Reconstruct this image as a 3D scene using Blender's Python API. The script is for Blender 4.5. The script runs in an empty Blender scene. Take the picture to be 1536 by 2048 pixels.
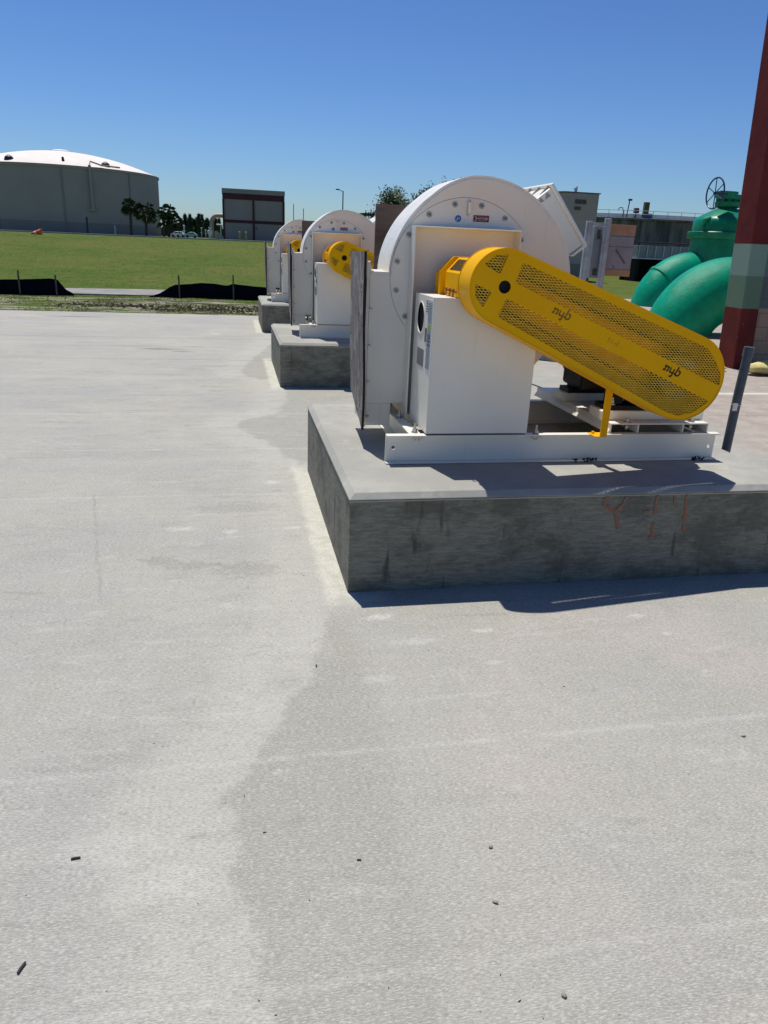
import bpy, math, random
from mathutils import Vector, Matrix, noise
from mathutils.geometry import tessellate_polygon
random.seed(7)
R = math.radians
scene = bpy.context.scene
COL = scene.collection
PI = math.pi

# ------------------------------------------------------------------ helpers
def tag(o, label=None, cat=None, group=None, kind=None):
    if label: o['label'] = label
    if cat: o['category'] = cat
    if group: o['group'] = group
    if kind: o['kind'] = kind
    return o

def empty(name, loc, label, cat, group=None):
    o = bpy.data.objects.new(name, None); COL.objects.link(o)
    o.location = loc; o.empty_display_size = .2
    return tag(o, label, cat, group)

def wpos(o):
    p = Vector(o.location)
    while o.parent:
        o = o.parent; p += Vector(o.location)
    return p

XZ = lambda u, v, w: (u, w, v)
YZ = lambda u, v, w: (w, u, v)
XY = lambda u, v, w: (u, v, w)

class MB:
    def __init__(s): s.v = []; s.f = []; s.m = []; s.k = []
    def piece(s): s.k.append((len(s.v), len(s.f))); return s
    def each(s, name, mats, parent=None, **kw):      # one object per marked piece
        if not s.k or s.k[0][1] != 0: s.k.insert(0, (0, 0))
        ks = [k for i, k in enumerate(s.k) if i == 0 or k != s.k[i-1]]; out = []
        for i, (v0, f0) in enumerate(ks):
            v1, f1 = ks[i+1] if i+1 < len(ks) else (len(s.v), len(s.f))
            if f1 <= f0: continue
            p = MB(); p.v = s.v[v0:v1]; p.f = [tuple(j-v0 for j in f) for f in s.f[f0:f1]]; p.m = s.m[f0:f1]
            out.append(p.build(name, mats, parent, **kw))
        return out
    def add(s, vs, fs, mi=0):
        b = len(s.v); s.v += [tuple(p) for p in vs]
        s.f += [tuple(b + i for i in f) for f in fs]; s.m += [mi] * len(fs); return s
    def box(s, x0, x1, y0, y1, z0, z1, mi=0):
        if x0 > x1: x0, x1 = x1, x0
        if y0 > y1: y0, y1 = y1, y0
        if z0 > z1: z0, z1 = z1, z0
        return s.add([(x0,y0,z0),(x1,y0,z0),(x1,y1,z0),(x0,y1,z0),(x0,y0,z1),(x1,y0,z1),(x1,y1,z1),(x0,y1,z1)],
                     [(0,3,2,1),(4,5,6,7),(0,1,5,4),(1,2,6,5),(2,3,7,6),(3,0,4,7)], mi)
    def bar(s, p0, p1, w, h, up=(0,0,1), mi=0):
        p0 = Vector(p0); p1 = Vector(p1); d = (p1-p0).normalized(); upv = Vector(up)
        a = d.cross(upv)
        if a.length < 1e-6: a = d.cross(Vector((1,0,0)))
        a.normalize(); b = a.cross(d).normalized()
        vs = []
        for p in (p0, p1):
            for sa, sb in ((-1,-1),(1,-1),(1,1),(-1,1)):
                vs.append(p + a*sa*w/2 + b*sb*h/2)
        return s.add(vs, [(0,1,2,3),(7,6,5,4),(0,4,5,1),(1,5,6,2),(2,6,7,3),(3,7,4,0)], mi)
    def prism(s, poly, mp, w0, w1, mi=0, caps=True):
        n = len(poly)
        vs = [mp(u, v, w0) for u, v in poly] + [mp(u, v, w1) for u, v in poly]
        fs = [(i, (i+1) % n, n + (i+1) % n, n + i) for i in range(n)]
        if caps:
            tr = tessellate_polygon([[Vector((u, v, 0)) for u, v in poly]])
            fs += [tuple(t) for t in tr] + [tuple(n+i for i in reversed(t)) for t in tr]
        return s.add(vs, fs, mi)
    def plate(s, outer, holes, mp, w0, w1, mi=0):
        loops = [outer] + holes
        tr = tessellate_polygon([[Vector((u, v, 0)) for u, v in l] for l in loops])
        flat = [p for l in loops for p in l]; n = len(flat)
        vs = [mp(u, v, w0) for u, v in flat] + [mp(u, v, w1) for u, v in flat]
        fs = [tuple(t) for t in tr] + [tuple(n+i for i in reversed(t)) for t in tr]
        k = 0
        for l in loops:
            m = len(l)
            fs += [(k+i, k+(i+1) % m, n+k+(i+1) % m, n+k+i) for i in range(m)]
            k += m
        return s.add(vs, fs, mi)
    def cyl(s, p0, p1, r0, r1=None, n=16, caps=True, mi=0):
        r1 = r0 if r1 is None else r1
        p0 = Vector(p0); p1 = Vector(p1); d = (p1-p0).normalized()
        a = d.orthogonal().normalized(); b = d.cross(a)
        vs = []
        for p, r in ((p0, r0), (p1, r1)):
            for i in range(n):
                t = 2*PI*i/n; vs.append(p + a*math.cos(t)*r + b*math.sin(t)*r)
        fs = [(i, (i+1) % n, n+(i+1) % n, n+i) for i in range(n)]
        if caps: fs += [tuple(range(n-1, -1, -1)), tuple(range(n, 2*n))]
        return s.add(vs, fs, mi)
    def lathe(s, prof, c, axis='Z', n=24, mi=0, jit=0):
        vs = []; c = Vector(c); m = len(prof)
        for r, h in prof:
            for i in range(n):
                t = 2*PI*i/n; x, y = r*math.cos(t), r*math.sin(t)
                p = {'Z': (x, y, h), 'Y': (x, h, y), 'X': (h, x, y)}[axis]
                vs.append(c + Vector(p))
        fs = [(j*n+i, j*n+(i+1) % n, (j+1)*n+(i+1) % n, (j+1)*n+i) for j in range(m-1) for i in range(n)]
        fs += [tuple(range(n-1, -1, -1)), tuple(range((m-1)*n, m*n))]
        return s.add(vs, fs, mi)
    def tube(s, pts, r, n=8, closed=False, mi=0):
        pts = [Vector(p) for p in pts]; m = len(pts); rs = r if isinstance(r, (list, tuple)) else [r]*m
        prev = None; vs = []
        for i, p in enumerate(pts):
            if closed: d = pts[(i+1) % m] - pts[i-1]
            else: d = pts[min(i+1, m-1)] - pts[max(i-1, 0)]
            d.normalize()
            a = d.orthogonal().normalized() if prev is None else (prev - d*prev.dot(d)).normalized()
            prev = a; b = d.cross(a)
            for k in range(n):
                t = 2*PI*k/n; vs.append(p + (a*math.cos(t) + b*math.sin(t))*rs[i])
        fs = []
        for i in range(m if closed else m-1):
            j = (i+1) % m
            fs += [(i*n+k, i*n+(k+1) % n, j*n+(k+1) % n, j*n+k) for k in range(n)]
        if not closed: fs += [tuple(range(n-1, -1, -1)), tuple(range((m-1)*n, m*n))]
        return s.add(vs, fs, mi)
    def stroke(s, pts, w, mp, w0, w1, mi=0):
        for (a, b) in zip(pts[:-1], pts[1:]):
            dx, dy = b[0]-a[0], b[1]-a[1]; L = math.hypot(dx, dy) or 1e-6
            ex, ey = dx/L*w*.35, dy/L*w*.35; nx, ny = -dy/L*w/2, dx/L*w/2
            s.prism([(a[0]-ex-nx, a[1]-ey-ny), (b[0]+ex-nx, b[1]+ey-ny), (b[0]+ex+nx, b[1]+ey+ny), (a[0]-ex+nx, a[1]-ey+ny)], mp, w0, w1, mi)
        return s
    def ribbon(s, pts, ws, mp, w0, w1):
        n = len(pts); L = []; Rr = []
        for i in range(n):
            a = Vector(pts[max(i-1, 0)]); b = Vector(pts[min(i+1, n-1)]); d = (b-a).normalized(); nn = Vector((-d.y, d.x)); p = Vector(pts[i])
            L.append(p+nn*ws[i]/2); Rr.append(p-nn*ws[i]/2)
        vs = [mp(q.x, q.y, w1) for q in L+Rr] + [mp(q.x, q.y, w0) for q in L+Rr]
        fs = []
        for i in range(n-1):
            fs += [(2*n+i, 2*n+i+1, 3*n+i+1, 3*n+i), (i, n+i, n+i+1, i+1), (i, i+1, 2*n+i+1, 2*n+i), (n+i, 3*n+i, 3*n+i+1, n+i+1)]
        return s.add(vs, fs)
    def build(s, name, mats, parent=None, bevel=0, smooth=35, seg=2, origin=None):
        if origin is None:
            if parent is not None: origin = wpos(parent)
            else: origin = Vector((0, 0, 0))
        O = Vector(origin)
        me = bpy.data.meshes.new(name)
        me.from_pydata([tuple(Vector(p) - O) for p in s.v], [], s.f)
        if not isinstance(mats, (list, tuple)): mats = [mats]
        for m in mats: me.materials.append(m)
        if len(mats) > 1: me.polygons.foreach_set('material_index', s.m)
        me.update(calc_edges=True)
        me.validate()
        if smooth:
            me.polygons.foreach_set('use_smooth', [True]*len(me.polygons))
            me.set_sharp_from_angle(angle=R(smooth))
        o = bpy.data.objects.new(name, me); COL.objects.link(o)
        if parent is not None: o.parent = parent
        else: o.location = O
        if bevel:
            md = o.modifiers.new('Bevel', 'BEVEL'); md.width = bevel; md.segments = seg
            md.limit_method = 'ANGLE'; md.angle_limit = R(40)
            try: md.harden_normals = False
            except Exception: pass
        return o

def fixn(o):
    import bmesh
    bm = bmesh.new(); bm.from_mesh(o.data)
    bmesh.ops.recalc_face_normals(bm, faces=bm.faces); bm.to_mesh(o.data); bm.free()
    return o

def copy_tree(o, parent=None):
    c = o.copy(); COL.objects.link(c)
    if parent is not None: c.parent = parent
    for ch in [x for x in o.children]: copy_tree(ch, c)
    return c

# ------------------------------------------------------------------ materials
class NT:
    def __init__(s, name):
        s.mat = bpy.data.materials.new(name); s.mat.use_nodes = True
        s.t = s.mat.node_tree; s.n = s.t.nodes; s.l = s.t.links
        s.b = s.n['Principled BSDF']; s.tc = s.n.new('ShaderNodeTexCoord')
        s.geo = s.n.new('ShaderNodeNewGeometry')
    def new(s, t, **kw):
        n = s.n.new(t)
        for k, v in kw.items(): setattr(n, k, v)
        return n
    def link(s, a, b): s.l.new(a, b)
    def val(s, sock, v):
        if hasattr(v, 'is_output') or isinstance(v, bpy.types.NodeSocket): s.l.new(v, sock)
        else: sock.default_value = v
    def noise(s, scale, detail=4, rough=.5, vec=None, stretch=None, dist=0):
        vec = vec or s.geo.outputs['Position']
        if stretch:
            m = s.new('ShaderNodeMapping'); m.inputs['Scale'].default_value = stretch
            s.link(vec, m.inputs['Vector']); vec = m.outputs['Vector']
        n = s.new('ShaderNodeTexNoise'); n.inputs['Scale'].default_value = scale
        n.inputs['Detail'].default_value = detail; n.inputs['Roughness'].default_value = rough
        n.inputs['Distortion'].default_value = dist
        s.link(vec, n.inputs['Vector']); return n.outputs['Fac']
    def ramp(s, fac, stops):
        r = s.new('ShaderNodeValToRGB'); e = r.color_ramp.elements
        e[0].position, e[0].color = stops[0][0], (*stops[0][1], 1) if len(stops[0][1]) == 3 else stops[0][1]
        e[1].position, e[1].color = stops[-1][0], (*stops[-1][1], 1)
        for p, c in stops[1:-1]:
            k = e.new(p); k.color = (*c, 1)
        s.link(fac, r.inputs['Fac']); return r.outputs['Color']
    def g(s, fac, a, b, lo=0., hi=1.):
        m = s.new('ShaderNodeMapRange'); m.interpolation_type = 'SMOOTHSTEP'
        s.val(m.inputs['Value'], fac); s.val(m.inputs['From Min'], a); s.val(m.inputs['From Max'], b)
        s.val(m.inputs['To Min'], lo); s.val(m.inputs['To Max'], hi); return m.outputs['Result']
    def math(s, op, a, b=0., c=0.):
        m = s.new('ShaderNodeMath', operation=op); s.val(m.inputs[0], a); s.val(m.inputs[1], b)
        if len(m.inputs) > 2: s.val(m.inputs[2], c)
        return m.outputs[0]
    def mix(s, fac, a, b, mode='MIX'):
        m = s.new('ShaderNodeMix', data_type='RGBA', blend_type=mode)
        s.val(m.inputs['Factor'], fac)
        for k, v in ((6, a), (7, b)):
            if isinstance(v, tuple): m.inputs[k].default_value = (*v[:3], 1)
            else: s.link(v, m.inputs[k])
        return m.outputs[2]
    def bump(s, h, strength=.3, dist=.01, prev=None):
        b = s.new('ShaderNodeBump'); b.inputs['Strength'].default_value = strength
        b.inputs['Distance'].default_value = dist; s.link(h, b.inputs['Height'])
        if prev: s.link(prev, b.inputs['Normal'])
        return b.outputs['Normal']
    def out(s, color=None, rough=None, metal=None, normal=None, spec=None):
        if color is not None:
            if isinstance(color, tuple): s.b.inputs['Base Color'].default_value = (*color[:3], 1)
            else: s.link(color, s.b.inputs['Base Color'])
        if rough is not None: s.val(s.b.inputs['Roughness'], rough)
        if metal is not None: s.b.inputs['Metallic'].default_value = metal
        if spec is not None: s.b.inputs['Specular IOR Level'].default_value = spec
        if normal is not None: s.link(normal, s.b.inputs['Normal'])
        return s.mat
    def xyz(s, vec=None):
        x = s.new('ShaderNodeSeparateXYZ'); s.link(vec or s.geo.outputs['Position'], x.inputs[0]); return x.outputs

def simple(name, col, rough=.5, metal=0., var=.12, scale=6., bump=0., bscale=80., spec=.5, stretch=None):
    t = NT(name); n = t.noise(scale, 5, .6, stretch=stretch, vec=t.tc.outputs['Object'])
    lo = tuple(c*(1-var) for c in col); hi = tuple(min(1, c*(1+var)) for c in col)
    c = t.mix(t.g(n, .3, .7), lo, hi)
    nr = t.bump(t.noise(bscale, 3, .6, vec=t.tc.outputs['Object']), bump, .002) if bump else None
    return t.out(c, rough, metal, nr, spec)

# white enamel of the fans
def m_white():
    t = NT('white_enamel'); o = t.tc.outputs['Object']
    n = t.noise(2.2, 5, .6, vec=o); d = t.noise(30, 4, .6, vec=o, stretch=(1, 1, .25))
    c = t.mix(t.g(n, .35, .75), (.85, .805, .70), (.80, .76, .66))
    c = t.mix(t.g(d, .62, .8, 0, .35), c, (.58, .56, .52))
    dr = t.noise(1.0, 5, .7, stretch=(16, 16, 1.1), vec=o); c = t.mix(t.g(dr, .60, .76, 0, .28), c, (.52, .47, .38))
    h = t.math('ADD', t.math('MULTIPLY', t.noise(2.6, 2, .5, vec=o), 6.), t.noise(140, 2, .5, vec=o))
    return t.out(c, .40, 0, t.bump(h, .10, .004), .45)
WHITE = m_white()
def m_rim():
    t = NT('white_gelcoat_shell'); o = t.tc.outputs['Object']
    n = t.noise(9, 5, .65, vec=o); f = t.noise(60, 4, .7, vec=o)
    c = t.mix(t.g(n, .4, .75), (.86, .83, .74), (.76, .73, .65))
    nr = t.bump(t.math('ADD', n, t.math('MULTIPLY', f, .35)), .5, .012)
    return t.out(c, .38, 0, nr, .5)
RIM = m_rim()
def m_yellow():
    t = NT('yellow_safety_paint'); o = t.tc.outputs['Object']
    n = t.noise(3, 5, .6, vec=o); d = t.noise(45, 4, .7, vec=o)
    c = t.mix(t.g(n, .3, .7), (.92, .470, .001), (.87, .43, .001))
    c = t.mix(t.g(d, .66, .8, 0, .35), c, (.5, .28, .02))
    return t.out(c, .42, 0, t.bump(t.noise(160, 2, .5, vec=o), .08, .001), .10)
YEL = m_yellow()
YMESH = simple('yellow_expanded_metal', (.90, .56, .05), .45, 0, .12, 20, spec=.2)
SEAM_SHADE = simple('sealant_and_gusset_shade', (.34, .33, .30), .7)
STEEL = simple('zinc_bolt', (.42, .41, .38), .35, .9, .2, 60)
DKSTEEL = simple('dark_fastener', (.10, .10, .09), .45, .7, .3, 90)
BLACK = simple('black_motor_paint', (.005, .0055, .007), .5, 0, .3, 12, .1, spec=.25)
RUBBER = simple('black_rubber', (.012, .011, .011), .6, 0, .3, 30)
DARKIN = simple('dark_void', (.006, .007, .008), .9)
HUBBLK = simple('bore_hole_black', (.004, .004, .005), .8)
COPPER = simple('red_fitting', (.28, .11, .06), .35, .4, .3, 60)
BLUE = simple('blue_sticker', (.012, .14, .42), .4, 0, .25, 90)
REDST = simple('dark_red_sticker', (.16, .012, .02), .45, 0, .2, 60)
PINK = simple('pale_sticker_print', (.62, .42, .42), .5)
STICK = simple('grey_white_sticker', (.55, .60, .63), .4, 0, .15, 60)
INK = simple('dark_ink', (.10, .12, .13), .5)
LOGO = simple('brown_black_logo_ink', (.025, .006, .003), .5)
LOGO2 = simple('faded_brown_logo_ink', (.30, .13, .006), .5)
LOGO3 = simple('ghost_logo_ink', (.55, .29, .006), .5)
GREENST = simple('lime_sticker_patch', (.30, .42, .04), .5)
PLATEG = simple('grey_nameplate', (.22, .23, .24), .35, .5, .1, 60)

def m_concrete(name, base, dark, vstretch=(1, 1, 1), formed=False, tint=None):
    t = NT(name); P = t.geo.outputs['Position']
    n1 = t.noise(1.6, 6, .62); n2 = t.noise(9, 6, .65, stretch=vstretch); n3 = t.noise(160, 3, .6)
    c = t.mix(t.g(n1, .36, .64), dark, base)
    c = t.mix(t.g(n2, .42, .70, 0, .75), c, dark); c = t.mix(t.g(t.noise(5, 6, .75, vec=None), .56, .74, 0, .5), c, tuple(min(1, x*1.35) for x in base))
    c = t.mix(t.g(n3, .55, .8, 0, .35), c, tuple(x*.5 for x in dark))
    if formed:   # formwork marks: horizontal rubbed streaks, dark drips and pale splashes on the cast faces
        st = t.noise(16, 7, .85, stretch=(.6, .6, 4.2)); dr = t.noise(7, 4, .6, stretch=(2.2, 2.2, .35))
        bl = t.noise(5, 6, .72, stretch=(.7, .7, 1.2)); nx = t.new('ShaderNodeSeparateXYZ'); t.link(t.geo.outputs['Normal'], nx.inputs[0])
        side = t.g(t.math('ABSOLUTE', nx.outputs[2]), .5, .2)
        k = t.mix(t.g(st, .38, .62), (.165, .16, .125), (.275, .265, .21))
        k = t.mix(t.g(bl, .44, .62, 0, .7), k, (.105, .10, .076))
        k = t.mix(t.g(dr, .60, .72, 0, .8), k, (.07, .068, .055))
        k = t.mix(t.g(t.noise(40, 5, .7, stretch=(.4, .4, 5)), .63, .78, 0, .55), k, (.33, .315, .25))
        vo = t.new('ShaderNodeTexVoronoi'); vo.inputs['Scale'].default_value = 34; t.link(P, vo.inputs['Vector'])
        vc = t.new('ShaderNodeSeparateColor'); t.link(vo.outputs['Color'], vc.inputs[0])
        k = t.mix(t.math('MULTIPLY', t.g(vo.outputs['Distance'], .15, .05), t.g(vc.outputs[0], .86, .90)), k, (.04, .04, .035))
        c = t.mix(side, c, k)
    h = t.math('ADD', t.math('MULTIPLY', n3, .5), n2)
    return t.out(c, .88, 0, t.bump(h, .25, .006), .25)
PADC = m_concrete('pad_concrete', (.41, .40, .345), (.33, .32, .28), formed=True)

# broom finished slab with dust, drying marks and scuffs
def m_slab():
    t = NT('broom_finished_slab'); P = t.geo.outputs['Position']; X, Y, Z = t.xyz()
    big = t.noise(.55, 5, .6); mid = t.noise(2.6, 6, .65)
    streak = t.noise(1.0, 6, .7, stretch=(.55, 5.5, 1)); streak2 = t.noise(1.0, 4, .7, stretch=(.12, 1.7, 1), dist=.3)
    broom = t.noise(1.0, 3, .7, stretch=(26, 260, 1)); fine = t.noise(420, 3, .75); pit = t.noise(120, 2, .5)
    wf = t.noise(1.0, 4, .8, stretch=(70, 300, 1)); mot = t.noise(1.0, 5, .7, stretch=(9, 22, 1))
    c = t.mix(t.g(big, .3, .7), (.345, .337, .322), (0.433, 0.413, 0.347))
    c = t.mix(t.g(mid, .42, .70, 0, .5), c, (0.369, 0.352, 0.284))
    c = t.mix(t.g(streak, .52, .74, 0, .45), c, (0.326, 0.320, 0.272))
    c = t.mix(t.g(streak2, .55, .70, 0, .40), c, (0.503, 0.483, 0.405))
    # warm / cool patches
    c = t.mix(t.g(t.noise(.9, 3, .5, vec=None), .5, .72, 0, .35), c, (0.444, 0.397, 0.330))
    # drying boundary between the pale left field and the greyer right field
    fc = t.new('ShaderNodeFloatCurve'); cm = fc.mapping; cv = cm.curves[0]
    pts = [(1.0, .03), (1.33, .011), (1.78, -.077), (2.0, 0.0), (2.4, .19), (2.95, .36), (3.3, .42), (5.4, .44), (5.8, .33), (6.2, .20), (6.75, .01), (7.3, .42), (8.9, .5), (9.4, .1), (11, .3), (12, .5)]
    fx = lambda v: (v+1)/3.
    cv.points[0].location = (0, fx(pts[0][1])); cv.points[1].location = (1, fx(pts[-1][1]))
    for y, x in pts: cv.points.new(y/12., fx(x))
    cm.update(); t.link(t.math('DIVIDE', Y, 12.), fc.inputs['Value'])
    bx = t.math('SUBTRACT', t.math('MULTIPLY', fc.outputs[0], 3.), 1.)
    wob = t.math('MULTIPLY', t.math('SUBTRACT', t.noise(5, 5, .7), .5), .30)
    dxb = t.math('ADD', t.math('SUBTRACT', X, bx), wob)
    far_ = t.g(Y, 3.2, 2.8); rb = t.math('ADD', t.math('SUBTRACT', X, t.math('MULTIPLY_ADD', Y, .05, .34)), t.math('MULTIPLY', wob, .5))
    dkr = t.math('MULTIPLY', t.g(rb, .10, -.05), far_); dkr = t.math('MAXIMUM', dkr, t.math('SUBTRACT', 1., far_))
    right = t.math('MULTIPLY', t.g(dxb, -.02, .05), t.math('MULTIPLY_ADD', dkr, .8, .2)); left2 = t.g(dxb, -.5, -.12)
    c = t.mix(t.math('MULTIPLY', right, .85), c, (0.321, 0.312, 0.258))
    band = t.math('MULTIPLY', t.g(dxb, -.45, -.2), t.g(dxb, .03, -.02))
    c = t.mix(t.math('MULTIPLY', band, .55), c, (0.492, 0.481, 0.405))
    pk = t.math('MULTIPLY', t.g(t.noise(1.7, 4, .6), .46, .66), t.g(rb, -.1, .5))
    c = t.mix(t.math('MULTIPLY', pk, .45), c, (.46, .40, .36))
    fs_ = t.noise(1.0, 6, .8, stretch=(1.6, 4.2, 1), dist=.3); c = t.mix(t.math('MULTIPLY', t.g(Y, 3.5, 7.), t.g(fs_, .52, .66, 0, .55)), c, (.265, .26, .235)); c = t.mix(t.math('MULTIPLY', t.g(Y, 3.5, 7.), t.g(fs_, .45, .34, 0, .4)), c, (.50, .49, .455))
    sm = t.noise(1.0, 5, .75, stretch=(2.2, 9, 1), dist=.5); sm2 = t.noise(1.0, 5, .75, stretch=(3, 8, 1), dist=.8)
    c = t.mix(t.g(sm, .56, .72, 0, .55), c, (.23, .225, .20)); c = t.mix(t.g(sm2, .57, .72, 0, .5), c, (.58, .57, .53))
    c = t.mix(t.g(t.noise(1.0, 6, .8, stretch=(1.3, 3.2, 1), dist=.4), .50, .70, 0, .42), c, (.27, .262, .235))
    # cement dust along the left foot of each pad
    dust = None
    for y0 in (3.222, 8.60, 13.98):
        yy = t.math('MULTIPLY', t.g(Y, y0-.25, y0+.02), t.g(Y, y0+2.35, y0+2.0))
        xx = t.math('MULTIPLY', t.g(t.math('ADD', X, t.math('MULTIPLY', wob, .35)), .37, .43), t.g(X, .75, .6))
        m_ = t.math('MULTIPLY', xx, yy); dust = m_ if dust is None else t.math('MAXIMUM', dust, m_)
    c = t.mix(t.math('MULTIPLY', dust, t.g(t.noise(11, 5, .7), .35, .62, .55, .95)), c, (0.642, 0.619, 0.512))
    # splashes (x, y, rx, ry, strength, colour)
    W_ = (.66, .65, .61); D_ = (.16, .155, .14); Y_ = (.60, .55, .38)
    spots = [(.62, 2.96, .07, .035, .8, W_), (.72, 2.72, .10, .03, .6, W_), (1.06, 2.78, .05, .02, .8, W_), (1.82, 2.83, .05, .02, .7, W_),
             (1.88, 2.66, .025, .015, 1, W_), (.52, 2.45, .08, .03, .5, W_), (1.03, 2.52, .06, .02, .45, W_), (-.35, 4.15, .10, .04, .7, W_),
             (-.05, 4.08, .05, .04, .8, W_), (.31, 4.12, .05, .03, .8, W_), (.24, 5.0, .06, .035, .9, W_), (-.30, 9.9, .09, .05, .6, W_),
             (-.34, 13.6, .12, .10, .9, W_), (-.37, 1.72, .16, .05, .32, W_), (-.22, 1.56, .12, .07, .32, W_), (-.02, 2.34, .14, .10, .22, W_), (.18, 1.35, .2, .25, .10, W_),
             (-1.15, 11.6, .22, .07, .9, D_), (-.75, 11.35, .15, .05, .8, D_), (-1.5, 11.9, .5, .12, .35, D_), (-3.05, 16.0, .55, .10, .9, D_), (-2.3, 16.35, .8, .05, .6, D_), (-3.9, 15.6, .5, .03, .5, D_),
             (-2.35, 6.7, .10, .016, 1, D_), (-2.75, 6.05, .10, .02, 1, D_), (-.95, 11.55, .3, .04, .7, D_), (-.6, 11.9, .16, .04, .7, D_), (-2.6, 6.15, .05, .015, 1, D_), (-1.52, 4.05, .03, .02, .9, D_), (-.9, 7.35, .25, .02, .4, D_), (-.2, 8.6, .22, .03, .4, D_), (-1.1, 9.4, .5, .02, .35, D_), (-3.2, 12.4, .7, .03, .4, D_), (-.5, 5.05, .14, .02, .4, W_), (-.75, 3.0, .12, .03, .3, W_), (-.35, 2.85, .16, .02, .35, W_), (-.05, 3.15, .05, .03, .5, W_), (-1.6, 3.95, .05, .03, .8, D_), (-1.3, 3.92, .05, .035, .5, D_),
             (-.25, 3.62, .14, .05, .35, D_), (.04, 3.55, .16, .10, .35, D_), (-.42, 3.70, .10, .05, .35, D_), (0, 4.5, .25, .10, .25, D_), (-.8, 8.1, .4, .03, .3, D_),
             (2.4, 2.3, .3, .02, .25, W_), (1.3, 2.72, .18, .006, .5, W_), (.8, 2.3, .25, .015, .3, W_)]
    for (sx, sy, rx, ry, st, colr) in spots:
        ax = t.math('DIVIDE', t.math('SUBTRACT', X, sx), rx); ay = t.math('DIVIDE', t.math('SUBTRACT', Y, sy), ry)
        r2 = t.math('ADD', t.math('MULTIPLY', ax, ax), t.math('MULTIPLY', ay, ay))
        r2 = t.math('ADD', r2, t.math('MULTIPLY', t.math('SUBTRACT', n_sp(t), .5), 7.5))
        c = t.mix(t.g(r2, 1.6, -.6, 0, st*.75) if colr == W_ else t.g(r2, 1.5, .5, 0, st), c, colr)
    # screed / rule lines
    lnz = t.noise(7, 5, .75)
    def line(coord, pos, w, st, col, c, lo=None, hi=None, other=None):
        d = t.math('ABSOLUTE', t.math('SUBTRACT', t.math('ADD', coord, t.math('MULTIPLY', wob, .16)), pos))
        m_ = t.g(d, w, w*.2, 0, st)
        m_ = t.math('MULTIPLY', m_, t.g(lnz, .30, .60))
        if lo is not None: m_ = t.math('MULTIPLY', m_, t.math('MULTIPLY', t.g(other, lo-.1, lo), t.g(other, hi+.1, hi)))
        return t.mix(m_, c, col)
    c = line(Y, 2.03, .020, .26, W_, c); c = line(Y, 1.22, .016, .2, W_, c); c = line(Y, 4.75, .022, .25, W_, c); c = line(Y, 5.9, .022, .3, W_, c); c = line(Y, 7.2, .03, .3, W_, c)
    c = line(t.math('MULTIPLY_ADD', Y, .18, X), -.048, .016, .55, (.25, .245, .225), c, 3.3, 4.75, Y); c = line(Y, 10.6, .05, .5, D_, c); c = line(Y, 12.9, .07, .5, D_, c); c = line(Y, 15.0, .06, .5, W_, c)
    # tan dust over the yard to the right of the pads
    tan = t.g(t.math('ADD', X, t.math('MULTIPLY', t.math('SUBTRACT', t.noise(1.2, 5, .6), .5), 2.2)), 4.3, 5.2)
    tc_ = t.mix(t.g(t.noise(4, 6, .7), .35, .7), (.31, .24, .195), (.45, .375, .315))
    c = t.mix(t.math('MULTIPLY', tan, .9), c, tc_)
    c = t.mix(t.math('MULTIPLY', tan, t.g(t.math('ABSOLUTE', t.math('SUBTRACT', Y, 8.35)), .09, .02, 0, .8)), c, (0.749, 0.714, 0.595))
    c = t.mix(t.math('MULTIPLY', tan, t.g(t.math('ABSOLUTE', t.math('SUBTRACT', Y, 7.1)), .03, .01, 0, .7)), c, (0.214, 0.189, 0.149))
    # grain
    wf2 = t.noise(1.0, 3, .7, stretch=(24, 80, 1))
    c = t.mix(t.g(wf2, .52, .70, 0, .34), c, (.25, .245, .22)); c = t.mix(t.g(wf2, .46, .32, 0, .34), c, (.56, .55, .51))
    vo = t.new('ShaderNodeTexVoronoi'); vo.inputs['Scale'].default_value = 16; t.link(P, vo.inputs['Vector'])
    vc = t.new('ShaderNodeSeparateColor'); t.link(vo.outputs['Color'], vc.inputs[0])
    dr_ = t.math('MULTIPLY', t.math('MAXIMUM', t.math('SUBTRACT', vc.outputs[0], .55), 0.), .09)
    c = t.mix(t.g(t.math('SUBTRACT', vo.outputs['Distance'], dr_), .012, -.004, 0, .8), c, (.09, .085, .08))
    c = t.mix(t.g(mot, .48, .75, 0, .35), c, (0.289, 0.278, 0.233)); c = t.mix(t.g(mot, .48, .25, 0, .28), c, (0.535, 0.514, 0.428))
    c = t.mix(t.g(wf, .50, .62, 0, .72), c, (0.251, 0.242, 0.200)); c = t.mix(t.g(wf, .49, .38, 0, .72), c, (0.599, 0.578, 0.484))
    c = t.mix(t.g(fine, .60, .78, 0, .38), c, (0.257, 0.247, 0.209)); c = t.mix(t.g(broom, .55, .8, 0, .22), c, (0.578, 0.557, 0.474))
    c = t.mix(t.g(pit, .74, .80, 0, .7), c, (0.139, 0.131, 0.112))
    h = t.math('ADD', t.math('MULTIPLY', broom, .8), t.math('ADD', t.math('MULTIPLY', fine, .6), t.math('MULTIPLY', mid, .4)))
    return t.out(c, .9, 0, t.bump(h, .42, .004), .2)
_sp = {}
def n_sp(t):
    if id(t) not in _sp: _sp[id(t)] = t.noise(22, 5, .75, stretch=(.7, 1.3, 1))
    return _sp[id(t)]
SLAB = m_slab()

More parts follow.
